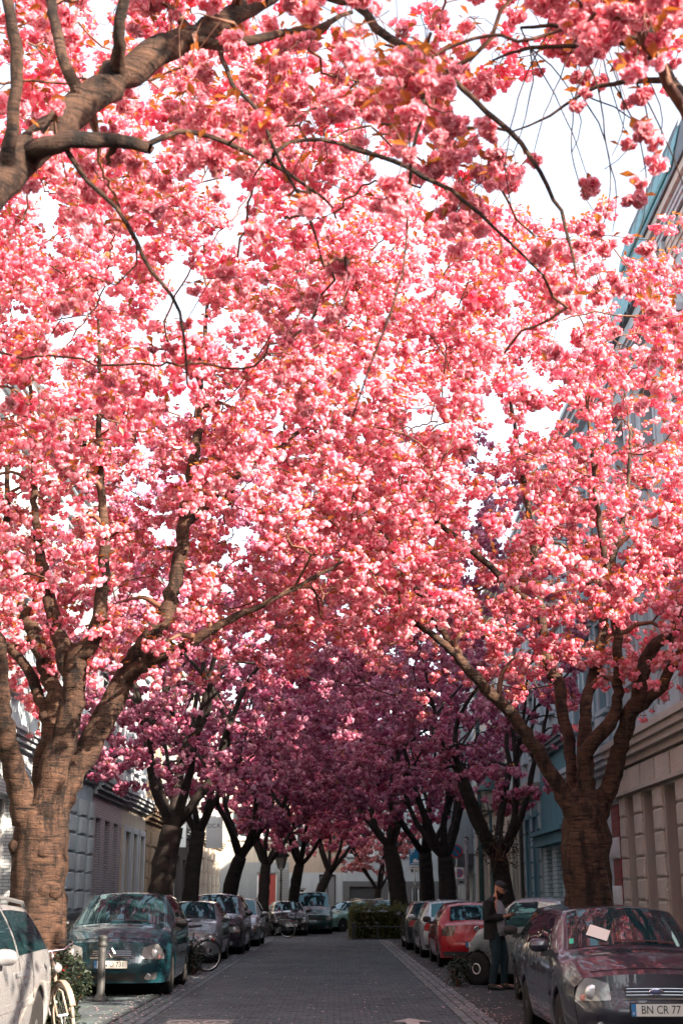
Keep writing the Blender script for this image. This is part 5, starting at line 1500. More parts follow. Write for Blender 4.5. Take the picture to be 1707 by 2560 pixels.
            MB().lathe([(0.035, 0.0), (0.033, 0.014), (0.01, 0.018)], 10, 'y', (p.x, p.y + 0.004, p.z)).build('indicator_bulb', M_amber if lamp in ('box',) else mat('pinkish_bulb', (0.7, 0.3, 0.24), 0.2), hl, smooth=True)
            p = F(0.72 * sd, 0.84)
            fg = MB().lathe([(0.055, -0.01), (0.055, 0.01), (0.04, 0.012)], 14, 'y', (p.x, p.y + 0.01, p.z)).build('fog_lamp', M_lamp, root)
            c.patch(F, [(0.58 * sd, 0.76), (0.90 * sd, 0.72), (0.88 * sd, 0.92), (0.56 * sd, 0.92)], 4, 3, 0.006, 0.3).build('fog_lamp_recess', M_trim, root)
        if grille:
            gz = (0.20, 0.38)
            gg = c.patch(F, [(-0.42, gz[0]), (0.42, gz[0]), (0.38, gz[1]), (-0.38, gz[1])], 10, 3, 0.008).build('grille', M_black, root)
            q = MB()
            for k in range(3):
                f_ = gz[0] + 0.03 + 0.05 * k
                q.tube([F(a, f_) + Vector((0, 0.012, 0)) for a in np.linspace(-0.38, 0.38, 9)], 0.004, 4)
            q.build('grille_bar', M_chrome if lamp != 'box' else M_trim, gg)
            q = MB().tube([F(a, gz[1] + 0.01) + Vector((0, 0.014, 0)) for a in np.linspace(-0.42, 0.42, 11)], 0.009, 5); q.build('grille_edge', M_chrome, gg)
        c.patch(F, [(-0.50, 0.76), (0.50, 0.76), (0.48, 0.94), (-0.48, 0.94)], 8, 2, 0.007).build('lower_intake', M_black, root)
        if emblem:
            p = F(0, 0.28); emblem(root, (p.x, p.y + 0.022, p.z))
        wp = c.patch(T, [(c.cowl + 0.07, -0.65), (c.cowl + 0.10, -0.65), (c.cowl + 0.12, 0.25), (c.cowl + 0.09, 0.25)], 1, 6, 0.022); wp.build('wiper', M_black, root)
    if rear_seen:
        for sd in (1, -1):
            c.patch(Rr, [(0.62 * sd, 0.02), (0.99 * sd, -0.03), (0.995 * sd, 0.30), (0.66 * sd, 0.34)], 6, 4, 0.01, 0.4).build('tail_light', tail_m or M_tail, root, smooth=True)
        c.patch(Rr, [(-0.98, 0.80), (0.98, 0.80), (0.95, 0.97), (-0.95, 0.97)], 12, 3, 0.012).build('rear_bumper_trim', M_trim, root)
        c.patch(Rr, [(-0.80, 0.50), (0.80, 0.50), (0.80, 0.508), (-0.80, 0.508)], 10, 1, 0.004).build('tailgate_gap', M_seam, root)
        wp = c.patch(T, [(c.rbelt - 0.09, -0.35), (c.rbelt - 0.06, -0.35), (c.rbelt - 0.10, 0.1), (c.rbelt - 0.13, 0.1)], 1, 4, 0.02); wp.build('rear_wiper', M_black, root)
    if plate:
        txt, rear, fz, a0 = plate
        p = c.cap(a0, fz, rear); y = p.y + (0.03 if not rear else -0.03); sg = 1 if not rear else -1
        pl = MB().box(p.x - 0.27, p.x + 0.27, y - 0.006, y + 0.006, p.z - 0.065, p.z + 0.065).build('number_plate', M_black, root)
        MB().box(p.x - 0.26, p.x + 0.26, y + sg * 0.0062, y + sg * 0.009, p.z - 0.056, p.z + 0.056).build('plate_face', M_plate, pl)
        MB().box(p.x + sg * 0.26, p.x + sg * 0.215, y + sg * 0.0092, y + sg * 0.011, p.z - 0.056, p.z + 0.056).build('plate_country_band', M_plateb, pl)
        rot = (R(90), 0, R(180) if not rear else 0)
        text('plate_lettering', txt, 0.105, M_ink, pl, (p.x - sg * 0.022, y + sg * 0.0105, p.z), rot, sx=0.86)
        text('plate_country_letter', 'D', 0.03, M_white, pl, (p.x + sg * 0.238, y + sg * 0.0125, p.z - 0.03), rot)
    if rails:
        for sd in (1, -1):
            pts = [c.S(s, 2.02, sd) + Vector((0, 0, h_)) for s, h_ in ((c.roofs + 0.15, 0.0), (c.roofs + 0.25, 0.05), ((c.roofs + c.rend) / 2, 0.06), (c.rend - 0.15, 0.05), (c.rend - 0.02, 0.0))]
            MB().tube(pts, 0.02, 7).build('roof_rail', M_steel, root, smooth=True)
    return root, c

PT = {'purple': paint('purple_grey_paint', (0.026, 0.027, 0.042), 0.2, 0.30), 'teal': paint('blue_green_paint', (0.004, 0.040, 0.056), 0.3), 'silver': paint('silver_paint', (0.30, 0.32, 0.335), 0.75), 'bsilver': paint('blue_silver_paint', (0.19, 0.24, 0.265), 0.75),
      'white': paint('pale_silver_paint', (0.50, 0.51, 0.53), 0.45), 'red': paint('red_paint', (0.46, 0.004, 0.012), 0.05), 'black': paint('black_paint', (0.012, 0.013, 0.015), 0.2), 'dark': paint('dark_violet_paint', (0.03, 0.02, 0.032), 0.4),
      'dgreen': paint('dark_green_paint', (0.015, 0.07, 0.065), 0.3), 'lgreen': paint('light_green_paint', (0.20, 0.36, 0.30), 0.3), 'gold': paint('beige_gold_paint', (0.38, 0.30, 0.22), 0.6), 'grey': paint('grey_paint', (0.16, 0.17, 0.18), 0.5)}
PI = math.pi
def oval_emblem(root, p):
    o = MB().lathe([(0.001, 0.004), (0.05, 0.004), (0.056, 0.0)], 24, 'y').mesh('badge', M_chrome, True)
    e = link('badge', o, root, p); e.scale = (1.35, 1, 0.55)
    f = MB().lathe([(0.001, 0.0062), (0.044, 0.0062), (0.046, 0.003)], 24, 'y').mesh('badge_field', mat('badge_blue', (0.05, 0.06, 0.2), 0.3), True)
    link('badge_field', f, e)
    t = text('badge_lettering', 'Ford', 0.052, M_chrome, e, (0, 0.0075, 0), (R(90), 0, R(180)), shear=0.3)
    t.scale = (0.75, 1.5, 1)
def diamond_emblem(root, p):
    q = MB()
    for s in (1, -1):
        q.tube([(0, 0, 0.075), (s * 0.045, 0.004, 0), (0, 0, -0.075)], 0.011, 6)
    q.build('badge', M_chrome, root, loc=p)

hatch = dict(L=3.92, W=1.68, H=1.44, hood=0.94, nose=0.83, cowl=(0.92, 1.01), roof=1.68, rend=3.35, rbelt=3.78, rbh=0.98, tail=0.9, belt=0.93, wb=(0.80, 3.29), wr=0.295, roofw=0.69)
car, cc = make_car('purple grey hatchback with a paper slip under its wiper at the lower right', (3.10, 15.86), PI, hatch, PT['purple'], ('BN CR 77', False, 0.56, 0.0), lamp='wide', rear_seen=False, emblem=oval_emblem, rim=M_rimd, lowtrim=False)
q = MB()                                                     # whip aerial
p = cc.S(cc.roofs + 0.12, 3.0); q.tube([p, p + Vector((0.05, -0.14, 0.42))], [0.006, 0.002], 5); q.build('aerial', M_black, car)
T = cc.top()
pp = cc.patch(T, [(1.02, 0.36), (1.16, 0.66), (1.34, 0.56), (1.20, 0.26)], 3, 3, 0.016).build('parking_ticket', mat('paper', (0.72, 0.68, 0.62), 0.9), None)
pp.location = car.location; pp.rotation_euler = car.rotation_euler
tag(pp, 'sheet of cream paper lying under the wiper of the purple hatchback', 'paper')
cc.patch(T, [(1.05, 0.86), (1.05, 0.93), (1.14, 0.93), (1.14, 0.86)], 2, 2, 0.008).build('emission_sticker', mat('sticker_green', (0.05, 0.45, 0.3), 0.5), car)

mpv = dict(L=4.26, W=1.81, H=1.62, hood=1.02, nose=0.88, cowl=(0.82, 1.10), roof=1.85, rend=3.75, rbelt=4.12, rbh=1.05, tail=0.95, belt=1.0, wb=(0.88, 3.56), wr=0.315, roofw=0.70, sweep=0.30)
car, cc = make_car('blue-green family car with a large windscreen behind the bollard', (-3.55, 24.75), PI + 0.02, mpv, PT['teal'], ('BN O 731', False, 0.55, 0.0), lamp='wide', rear_seen=False, emblem=diamond_emblem, mirror_mat=M_black)
estate = dict(L=4.30, W=1.78, H=1.50, hood=0.92, nose=0.74, cowl=(1.05, 0.98), roof=1.85, rend=3.75, rbelt=4.15, rbh=1.0, tail=0.92, belt=0.94, wb=(0.86, 3.46), wr=0.315, roofw=0.70)
make_car('pale silver estate car with roof rails cut off at the lower left corner', (-3.78, 12.95), PI, estate, PT['white'], None, rails=True, rear_seen=True, lowtrim=False)
small = dict(L=3.75, W=1.63, H=1.46, hood=0.90, nose=0.76, cowl=(0.80, 1.02), roof=1.60, rend=3.25, rbelt=3.62, rbh=0.98, tail=0.9, belt=0.95, wb=(0.74, 3.1), wr=0.285)
make_car('small silver car behind the bicycle and the blue-green car', (-3.55, 36.0), PI, small, PT['silver'], rear_seen=False, lamp='slim')
mpv2 = dict(mpv); mpv2.update(L=4.4, H=1.66, rend=3.9, rbelt=4.27, wb=(0.9, 3.6))
make_car('dark violet people carrier parked third on the left', (-3.42, 41.6), PI, mpv2, PT['dark'], rear_seen=False, lamp='slim')
make_car('silver estate with roof rails parked last in the left row', (-3.3, 48.4), PI, dict(estate, H=1.53), PT['silver'], rails=True, rear_seen=False, lamp='box')
make_car('small black hatchback facing the camera at the street end', (-2.05, 61.6), PI + 0.12, dict(small, H=1.42), PT['black'], ('BN', False, 0.58, 0.0), rear_seen=False, lamp='slim')
van = dict(L=4.0, W=1.68, H=1.82, hood=1.02, nose=0.85, cowl=(0.75, 1.15), roof=1.55, rend=3.75, rbelt=3.93, rbh=1.0, tail=0.9, belt=1.02, wb=(0.78, 3.3), wr=0.30, roofw=0.80)
make_car('dark green high roofed van beside the black hatchback', (-1.02, 64.8), PI + 0.1, van, PT['dgreen'], rear_seen=False, lamp='box')
boxy = dict(L=3.95, W=1.62, H=1.40, hood=0.88, nose=0.76, cowl=(1.1, 0.93), roof=1.75, rend=3.3, rbelt=3.8, rbh=0.95, tail=0.9, belt=0.90, wb=(0.8, 3.2), wr=0.285, sweep=0.08, roofw=0.76)
make_car('old light green hatchback standing crosswise left of the hedge', (0.75, 68.6), PI / 2 + 0.75, boxy, PT['lgreen'], lamp='box')
make_car('beige estate whose roof shows above the hedge', (1.9, 73.0), PI + 0.3, estate, PT['gold'], rails=True, detail=False)
make_car('grey car with a dark roof just behind the hedge', (2.2, 64.3), PI - 0.2, dict(estate, H=1.46), PT['grey'], rails=True, detail=False)
# right row, rear ends towards the camera
corsa = dict(small, L=3.82, W=1.65, H=1.44, rend=3.2, rbelt=3.66)
make_car('blue silver hatchback squeezed behind the purple car', (3.62, 21.15), 0.0, corsa, PT['bsilver'], front_seen=False, mirror_mat=M_black)
polo = dict(L=4.05, W=1.75, H=1.45, hood=0.9, nose=0.74, cowl=(1.0, 0.98), roof=1.8, rend=3.45, rbelt=3.88, rbh=0.98, tail=0.93, belt=0.95, wb=(0.82, 3.37), wr=0.31, roofw=0.68)
car, cc = make_car('bright red hatchback seen from behind with a blue banded plate', (3.22, 34.15), 0.0, polo, PT['red'], ('BN E 40', True, 0.60, 0.0), front_seen=False, mirror_mat=M_black, tail_m=M_taild, lowtrim=False)
p = cc.cap(0, 0.12, True)
o = MB().lathe([(0.065, 0.0), (0.065, -0.012), (0.05, -0.014)], 24, 'y').build('badge', M_chrome, car, smooth=True, loc=(p.x, p.y - 0.005, p.z))
MB().lathe([(0.05, -0.0142), (0.02, -0.016)], 20, 'y').build('badge_field', M_black, o)
q = MB()
for s in (1, -1):
    q.tube([(s * 0.036, -0.018, 0.034), (s * 0.014, -0.018, -0.038), (0, -0.018, 0.0)], 0.006, 4)
    q.tube([(s * 0.02, -0.0185, 0.042), (0, -0.0185, 0.008)], 0.006, 4)
q.build('badge_letters', M_chrome, o)
q = MB(); p = cc.S(cc.rend - 0.1, 3.0); q.tube([p, p + Vector((0, -0.03, 0.3))], [0.009, 0.004], 5); q.build('aerial', M_black, car)
make_car('silver white car parked ahead of the red hatchback', (3.15, 39.3), 0.0, estate, PT['white'], front_seen=False)
make_car('black car parked foremost in the right row by the hedge', (3.05, 44.9), 0.0, dict(estate, H=1.47), PT['black'], front_seen=False)
micro = dict(L=2.52, W=1.51, H=1.55, hood=0.95, nose=0.82, cowl=(0.50, 1.06), roof=1.15, rend=2.15, rbelt=2.42, rbh=1.02, tail=0.95, belt=0.98, wb=(0.36, 2.17), wr=0.285, roofw=0.76, sweep=0.2)
car, cc = make_car('tiny silver city car parked crosswise behind the man', (3.72, 25.75), R(46), micro, PT['silver'], front_seen=False, rim=M_rimd, windows=[((0.86, 1.10), (1.75, 1.68))], detail=False, mirror_mat=M_black)
for sd in (1, -1):
    for k, m_ in enumerate((M_amber, M_tail)):
        p = cc.cap(0.86 * sd, 0.10 + 0.16 * k, True)
        MB().lathe([(0.06, 0.01), (0.058, -0.012), (0.03, -0.02)], 14, 'y', (p.x, p.y, p.z)).build('round_tail_lamp', m_, car, smooth=True)
q = MB(); rr_ = 0.285 * 0.30
for w0 in micro['wb']:
    q = MB(); q.tube([(-(1.51 / 2 - 0.02), 2.52 / 2 - w0 + rr_ * math.cos(a), 0.285 + rr_ * math.sin(a)) for a in np.linspace(0, 2 * math.pi, 21)], 0.012, 5); q.build('hub_ring', M_white, car)
# ------------------------------------------------------------------ street furniture, plants, bicycles, the man
V_, F_, C_ = petals_litter()
pt = link('fallen_petals', big_mesh('fallen_petals', V_, F_, M_petal, C_)); tag(pt, 'pale fallen petals scattered over the street', kind='stuff')

# bollard
bl = empty('bollard', (-3.52, 21.75, 0.014), label='dark iron bollard in front of the blue-green car', cat='bollard')
MB().lathe([(0.13, 0), (0.13, 0.03), (0.09, 0.07), (0.062, 0.12), (0.055, 0.70), (0.056, 0.78)], 18).build('post', M_darkiron, bl, smooth=True)
MB().lathe([(0.057, 0.78), (0.072, 0.80), (0.072, 0.83), (0.06, 0.845), (0.058, 0.88), (0.075, 0.90), (0.07, 0.935), (0.03, 0.955)], 18).build('cap', M_darkiron, bl, smooth=True)

# bicycles
M_cream = noise_mat('cream_bike_paint', (0.24, 0.19, 0.15), (0.34, 0.28, 0.22), 12, 0.35)
M_bblack = mat('black_bike_paint', (0.02, 0.02, 0.022), 0.4)
def bicycle(label, loc, rz, fm, wr=0.335, steer=0.0, lean=0.0, fender=True, basket=False, rimm=None):
    root = empty('bicycle', loc, rz, label, 'bicycle', 'bicycles')
    root.rotation_euler = (0, lean, rz)
    # local: +Y forward
    def wheel(y, nm, piv=None):
        w_ = empty('wheel'); w_.parent = root; w_.location = (0, y, wr)
        q = MB(); n = 40
        q.tube([(0, (wr - 0.02) * math.cos(a), (wr - 0.02) * math.sin(a)) for a in np.linspace(0, 2 * PI, n + 1)], 0.019, 7); q.build('tyre', M_rubber if not basket else mat('cream_tyre', (0.26, 0.22, 0.18), 0.8), w_, smooth=True)
        q = MB(); q.tube([(0, (wr - 0.045) * math.cos(a), (wr - 0.045) * math.sin(a)) for a in np.linspace(0, 2 * PI, n + 1)], 0.010, 6); q.build('rim', rimm or M_chrome, w_, smooth=True)
        q = MB()
        for k in range(20):
            a = 2 * PI * k / 20; q.tube([(0.02 * (-1) ** k, 0.02 * math.cos(a + 0.6), 0.02 * math.sin(a + 0.6)), (0, (wr - 0.05) * math.cos(a), (wr - 0.05) * math.sin(a))], 0.0015, 3)
        q.tube([(-0.05, 0, 0), (0.05, 0, 0)], 0.018, 8); q.build('spokes', M_steel, w_)
        if fender:
            q = MB(); r2 = wr + 0.02
            rows = [[(x, r2 * math.cos(a), r2 * math.sin(a) - 0.004 * abs(x) / 0.03) for x in (-0.03, -0.015, 0, 0.015, 0.03)] for a in np.linspace(R(-15 if y < 0 else 20), R(165 if y < 0 else 150), 22)]
            q.grid(rows); o = q.build('mudguard', fm, w_, smooth=True); sm = o.modifiers.new('solid', 'SOLIDIFY'); sm.thickness = 0.003
        return w_
    wheel(-0.53, 'rear')
    fw = wheel(0.53, 'front'); fw.rotation_euler = (0, 0, steer)
    fr = MB(); bb = (0, -0.10, 0.28)
    hd0, hd1 = (0, 0.36, 0.62), (0, 0.30, 0.86)
    for a, b, r_ in (((0, -0.22, 0.80), bb, 0.015), (bb, hd0, 0.018), ((0, -0.18, 0.62), (0, 0.34, 0.72), 0.015), (hd0, hd1, 0.02)): fr.tube([a, b], r_, 8)
    for s in (1, -1):
        fr.tube([bb, (s * 0.055, -0.53, wr)], 0.010, 6); fr.tube([(0, -0.2, 0.72), (s * 0.055, -0.53, wr)], 0.009, 6)
    fr.build('frame', fm, root, smooth=True)
    fk = MB()
    for s in (1, -1): fk.tube([(0, 0.37, 0.60), (s * 0.05, 0.40, 0.56), (s * 0.055, 0.53, wr)], 0.011, 6)
    fk.build('fork', fm, root, smooth=True)
    MB().tube([(0, 0.30, 0.84), (0, 0.27, 0.98)], 0.013, 7).tube([(-0.29, 0.06, 1.03), (-0.27, 0.18, 1.02), (-0.12, 0.29, 0.97), (0, 0.27, 0.97), (0.12, 0.29, 0.97), (0.27, 0.18, 1.02), (0.29, 0.06, 1.03)], 0.011, 7).build('handlebar', M_chrome, root, smooth=True)
    for s in (1, -1): MB().tube([(s * 0.288, 0.10, 1.028), (s * 0.292, -0.02, 1.03)], 0.017, 8).build('grip', M_black, root, smooth=True)
    MB().tube([(0, -0.22, 0.78), (0, -0.245, 0.90)], 0.013, 7).build('seat_post', M_steel, root)
    q = MB(); rows = []
    for t in np.linspace(0, 1, 9):
        w_ = 0.085 * (1 - t) ** 0.8 + 0.022; y = -0.36 + t * 0.27
        rows.append([(w_ * math.cos(a), y, 0.93 + 0.02 * (1 - t) ** 2 + 0.03 * math.sin(a)) for a in np.linspace(0, 2 * PI, 11)])
    q.grid(rows); q.f.append(tuple(range(10))); q.build('saddle', M_black, root, smooth=True)
    MB().lathe([(0.09, -0.006), (0.09, 0.006)], 22, 'x', (0.05, bb[1], bb[2])).tube([(0.08, bb[1], bb[2]), (0.09, bb[1] + 0.12, bb[2] - 0.12)], 0.01, 6).tube([(-0.08, bb[1], bb[2]), (-0.09, bb[1] - 0.12, bb[2] + 0.12)], 0.01, 6).box(0.09, 0.19, bb[1] + 0.08, bb[1] + 0.16, bb[2] - 0.135, bb[2] - 0.11).box(-0.19, -0.09, bb[1] - 0.16, bb[1] - 0.08, bb[2] + 0.11, bb[2] + 0.135).build('crankset', M_steel, root)
    MB().lathe([(0.045, -0.03), (0.05, 0.02), (0.03, 0.05)], 14, 'y', (0, 0.42, 0.80)).build('headlamp', M_lamp, root, smooth=True)
    for s in (1, -1): pass
    MB().tube([(-0.07, -0.22, 0.70), (-0.07, -0.62, 0.70), (0.07, -0.62, 0.70), (0.07, -0.22, 0.70)], 0.006, 5).tube([(0.07, -0.55, 0.70), (0.055, -0.53, wr)], 0.005, 5).tube([(-0.07, -0.55, 0.70), (-0.055, -0.53, wr)], 0.005, 5).build('carrier', M_steel, root)
    MB().lathe([(0.03, 0.0), (0.03, -0.02)], 12, 'y', (0, -0.64, 0.66)).build('rear_lamp', M_tail, root)
    return root
bicycle('cream bicycle with curved handlebar leaning by the ivy at lower left', (-3.05, 15.5, 0.0), R(-150), M_cream, lean=0.10, basket=True, rimm=M_cream)
bicycle('black bicycle standing behind the blue-green car', (-3.15, 30.2, 0.0), R(120), M_bblack, lean=0.05)
bicycle('black bicycle leaning at the left of the slender tree', (-3.35, 56.8, 0.0), R(-70), M_bblack)
bicycle('dark bicycle parked right of the slender tree', (-2.35, 56.4, 0.0), R(78), M_bblack)

# leafy plants
def leafy(name, label, cat, loc, n, shape, size, c0, c1, seed, flowers=0, stems=0, fcol=(0.55, 0.03, 0.03), kind=None, nm='foliage'):
    g = np.random.default_rng(seed)
    root = empty(name, loc, label=label, cat=cat)
    P = shape(g, n)
    v = scatter_leaves(P, g, 1, size, c0, c1, up=0.02, spread=0.02, droop=0.5)
    link(nm, big_mesh(nm, v[0], v[1], M_green, v[2]), root)
    if stems:
        q = MB()
        for k in range(stems):
            e = P[g.integers(len(P))]; b = np.array([g.normal(0, 0.12), g.normal(0, 0.12), 0.0])
            q.tube([tuple(x) for x in curve(b, np.array([0, 0, 1.0]), e, 6, 0.05)], 0.008, 4, cap=False)
        q.build('stems', M_twig, root, fix=False)
    if flowers:
        for k in range(flowers):
            e = P[g.integers(len(P))]
            vv_, dd = floret(10, 0.03, g); f = np.arange(len(vv_)).reshape(-1, 4)
            o = link('flower', big_mesh('flower', vv_, f, M_petal, np.array([fcol] * len(vv_))), root, tuple(e + np.array([0.02, -0.05, 0.02])))
    return root
def blob(cx, cy, cz, rx, ry, rz, zmin=0.0):
    def f(g, n):
        d = g.normal(size=(n, 3)); d /= np.linalg.norm(d, axis=1)[:, None]
        P = np.array([cx, cy, cz]) + d * np.array([rx, ry, rz]) * (g.random((n, 1)) ** 0.35) * (1 + 0.22 * np.sin(d[:, :1] * 7 + d[:, 2:] * 5))
        P[:, 2] = np.maximum(P[:, 2], zmin + 0.01)
        return P
    return f
leafy('ivy_bush', 'dark ivy bush with red flowers round the base of the left trunk', 'bush', (-3.22, 16.3, 0), 4200, blob(0.0, -0.1, 0.46, 0.42, 0.42, 0.46), 0.075, (0.012, 0.022, 0.012), (0.045, 0.065, 0.035), 71, flowers=7, stems=14)
leafy('roadside_weeds', 'leafy weeds growing between the purple car and the silver hatchback', 'plant', (2.62, 18.55, 0), 700, blob(0, 0, 0.35, 0.22, 0.3, 0.4), 0.09, (0.02, 0.035, 0.014), (0.07, 0.09, 0.03), 72, stems=12)
leafy('potted_shrub', 'dark leafy shrub beside the black bicycle wheel', 'plant', (-2.95, 29.6, 0), 700, blob(0, 0, 0.32, 0.28, 0.28, 0.34), 0.09, (0.012, 0.022, 0.014), (0.04, 0.05, 0.03), 73, stems=10)
leafy('kerb_weeds', 'small leafy weeds by the wheel of the tiny silver car', 'plant', (2.22, 25.6, 0), 420, blob(0, 0, 0.24, 0.22, 0.2, 0.28), 0.08, (0.015, 0.03, 0.015), (0.05, 0.07, 0.03), 74, stems=8)
leafy('trunk_shoots', 'bronze leafy shoots sprouting from the sign tree trunk', 'plant', (3.62, 31.05, 2.3), 260, blob(0, 0, 0.3, 0.7, 0.4, 0.6, -2), 0.11, (0.03, 0.03, 0.015), (0.08, 0.06, 0.03), 75, stems=14)
# clipped hedge with low rails
def hedge_shape(g, n):
    P = g.uniform((-1.12, -1.3, 0.05), (1.12, 1.5, 1.18), (n, 3))
    k = g.integers(0, 4, n)
    P[:, 2] = np.where(k == 0, 1.10 + 0.10 * np.sin(P[:, 0] * 4) * np.cos(P[:, 1] * 3) + 0.08 * np.sin(P[:, 0] * 11) + np.abs(g.normal(0, 0.10, n)), P[:, 2])
    P[:, 1] = np.where(k == 1, -1.3 + g.normal(0, 0.05, n), P[:, 1])
    P[:, 0] = np.where(k == 2, -1.12 + g.normal(0, 0.05, n), P[:, 0])
    return P
hd = leafy('clipped_hedge', 'clipped green hedge bed behind low rails at the street end', 'hedge', (1.80, 55.9, 0), 9000, hedge_shape, 0.085, (0.05, 0.065, 0.012), (0.16, 0.15, 0.025), 76, nm='hedge_leaves')
MB().box(-1.0, 1.0, -1.15, 1.4, 0.0, 1.0).build('hedge_core', noise_mat('hedge_twigs', (0.015, 0.02, 0.008), (0.03, 0.035, 0.012), 9, 0.95), hd)
MB().box(-1.3, 1.3, -1.5, 1.7, -0.05, 0.03).build('bed_soil', M_ground, hd)
rl = empty('low_rail', (1.75, 54.2, 0), label='low iron rail in front of the clipped hedge', cat='railing')
for x in (-1.05, -0.95, -0.1, 0.95): MB().tube([(x, 0, 0), (x, 0, 0.55)], 0.035, 8).lathe([(0.05, 0.55), (0.055, 0.6), (0.02, 0.65)], 10, 'z', (x, 0, 0)).build('rail_post', M_darkiron, rl)
MB().tube([(-1.05, 0, 0.47), (1.0, 0, 0.47)], 0.022, 7).build('rail', M_darkiron, rl)

# traffic signs
M_sblue = mat('sign_blue', (0.015, 0.17, 0.33), 0.4); M_sred = mat('sign_red', (0.50, 0.02, 0.035), 0.4)
def pole(root, h, r=0.03, m=None): return MB().tube([(0, 0.035, 0), (0, 0.035, h)], r, 8).build('pole', m or M_steel, root, smooth=True)
def round_sign(label, loc, h, d, kind):
    root = empty('traffic_sign', loc, label=label, cat='sign', group='traffic signs')
    pole(root, h + d * 0.4)
    r = d / 2
    s = MB().lathe([(r, 0.0), (r, -0.008)], 36, 'y', (0, 0, h)).build('sign_disc', M_sred, root)
    MB().lathe([(r * 0.80, -0.0082), (r * 0.80, -0.011)], 36, 'y', (0, 0, h)).build('sign_field', M_sblue, s)
    bars = MB()
    for k, a in enumerate((45,) if kind == 'park' else (45, -45)):
        m = Matrix.Rotation(R(a), 3, 'Y'); bars.obox((0, -0.0135 - 0.001 * k, h), r * 0.82, 0.0015, r * 0.09, m)
    bars.build('sign_bar', M_sred, s)
    if kind == 'pict':
        MB().box(-r * 0.55, -r * 0.05, -0.019, -0.017, h - r * 0.30, h + r * 0.05).build('pictogram', M_white, s)
        MB().prism([(-r * 0.1, h + r * 0.45), (r * 0.15, h + r * 0.65), (r * 0.15, h + r * 0.52), (r * 0.5, h + r * 0.52), (r * 0.5, h + r * 0.38), (r * 0.15, h + r * 0.38), (r * 0.15, h + r * 0.25)], -0.019, -0.017, axis='y').build('arrow', M_white, s)
    return root
round_sign('round red and blue no parking sign half hidden by a trunk', (3.98, 34.4, 0.1), 2.60, 0.42, 'pict')
round_sign('round red and blue no stopping sign seen through a fork', (4.40, 50.5, 0.1), 3.05, 0.46, 'park')
sg = round_sign('small round no stopping sign with a grey plate below', (5.15, 58.0, 0.1), 2.42, 0.34, 'stop')
MB().box(-0.21, 0.21, -0.01, -0.004, 1.95, 2.18).build('supplementary_plate', P_grey, sg)
MB().box(-0.02, 0.16, -0.013, -0.0102, 2.02, 2.10).build('pictogram', M_ink, sg)
ps = empty('parking_sign', (3.12, 54.6, 0.0), label='blue parking sign with a white letter and car symbol', cat='sign', group='traffic signs')
pole(ps, 3.5)
sb = MB().box(-0.21, 0.21, -0.008, 0.0, 2.75, 3.38).build('sign_board', M_sblue, ps)
MB().box(-0.205, 0.205, -0.0085, -0.0081, 3.365, 3.378).box(-0.205, 0.205, -0.0085, -0.0081, 2.752, 2.765).box(-0.205, -0.195, -0.0086, -0.0081, 2.766, 3.364).box(0.195, 0.205, -0.0086, -0.0081, 2.766, 3.364).build('sign_edge', M_white, sb)
text('sign_letter', 'P', 0.30, M_white, sb, (-0.08, -0.0095, 3.24), (R(90), 0, 0))
MB().prism([(-0.06, 2.86), (0.17, 2.86), (0.17, 2.92), (0.11, 2.93), (0.07, 2.99), (-0.02, 2.99), (-0.06, 2.93)], -0.0115, -0.009, axis='y').box(-0.14, 0.17, -0.0115, -0.009, 2.80, 2.825).build('car_symbol', M_white, sb)
MB().box(-0.20, 0.20, -0.008, 0.0, 2.47, 2.73).build('supplementary_plate', M_plate, ps)
MB().box(-0.14, -0.06, -0.0105, -0.0082, 2.50, 2.60).box(-0.16, 0.16, -0.0105, -0.0082, 2.66, 2.68).box(-0.02, 0.14, -0.0105, -0.0082, 2.52, 2.535).box(-0.02, 0.14, -0.0105, -0.0082, 2.57, 2.585).build('plate_print', M_ink, ps)
# tall poles
M_pgreen = noise_mat('green_pole_paint', (0.02, 0.055, 0.055), (0.04, 0.085, 0.08), 5, 0.5)
gp = MB().tube([(0, 0, 0), (0, 0, 0.9), (0, 0, 9.0)], [0.09, 0.085, 0.065], 12).lathe([(0.13, 0), (0.13, 0.25), (0.10, 0.35)], 14).build('lamp_pole', M_pgreen, None, smooth=True, loc=(4.72, 45.2, 0.1)); tag(gp, 'tall dark green pole in front of the cream arched house', 'pole')
gp = MB().tube([(0, 0, 0), (0, 0, 3.6)], 0.07, 10).lathe([(0.075, 3.6), (0.08, 3.64), (0.02, 3.7)], 10).build('sticker_pole', noise_mat('stickered_metal', (0.10, 0.10, 0.12), (0.28, 0.24, 0.25), 9, 0.6), None, smooth=True, loc=(4.95, 52.5, 0.1)); tag(gp, 'grey post covered with stickers behind the red car', 'pole')
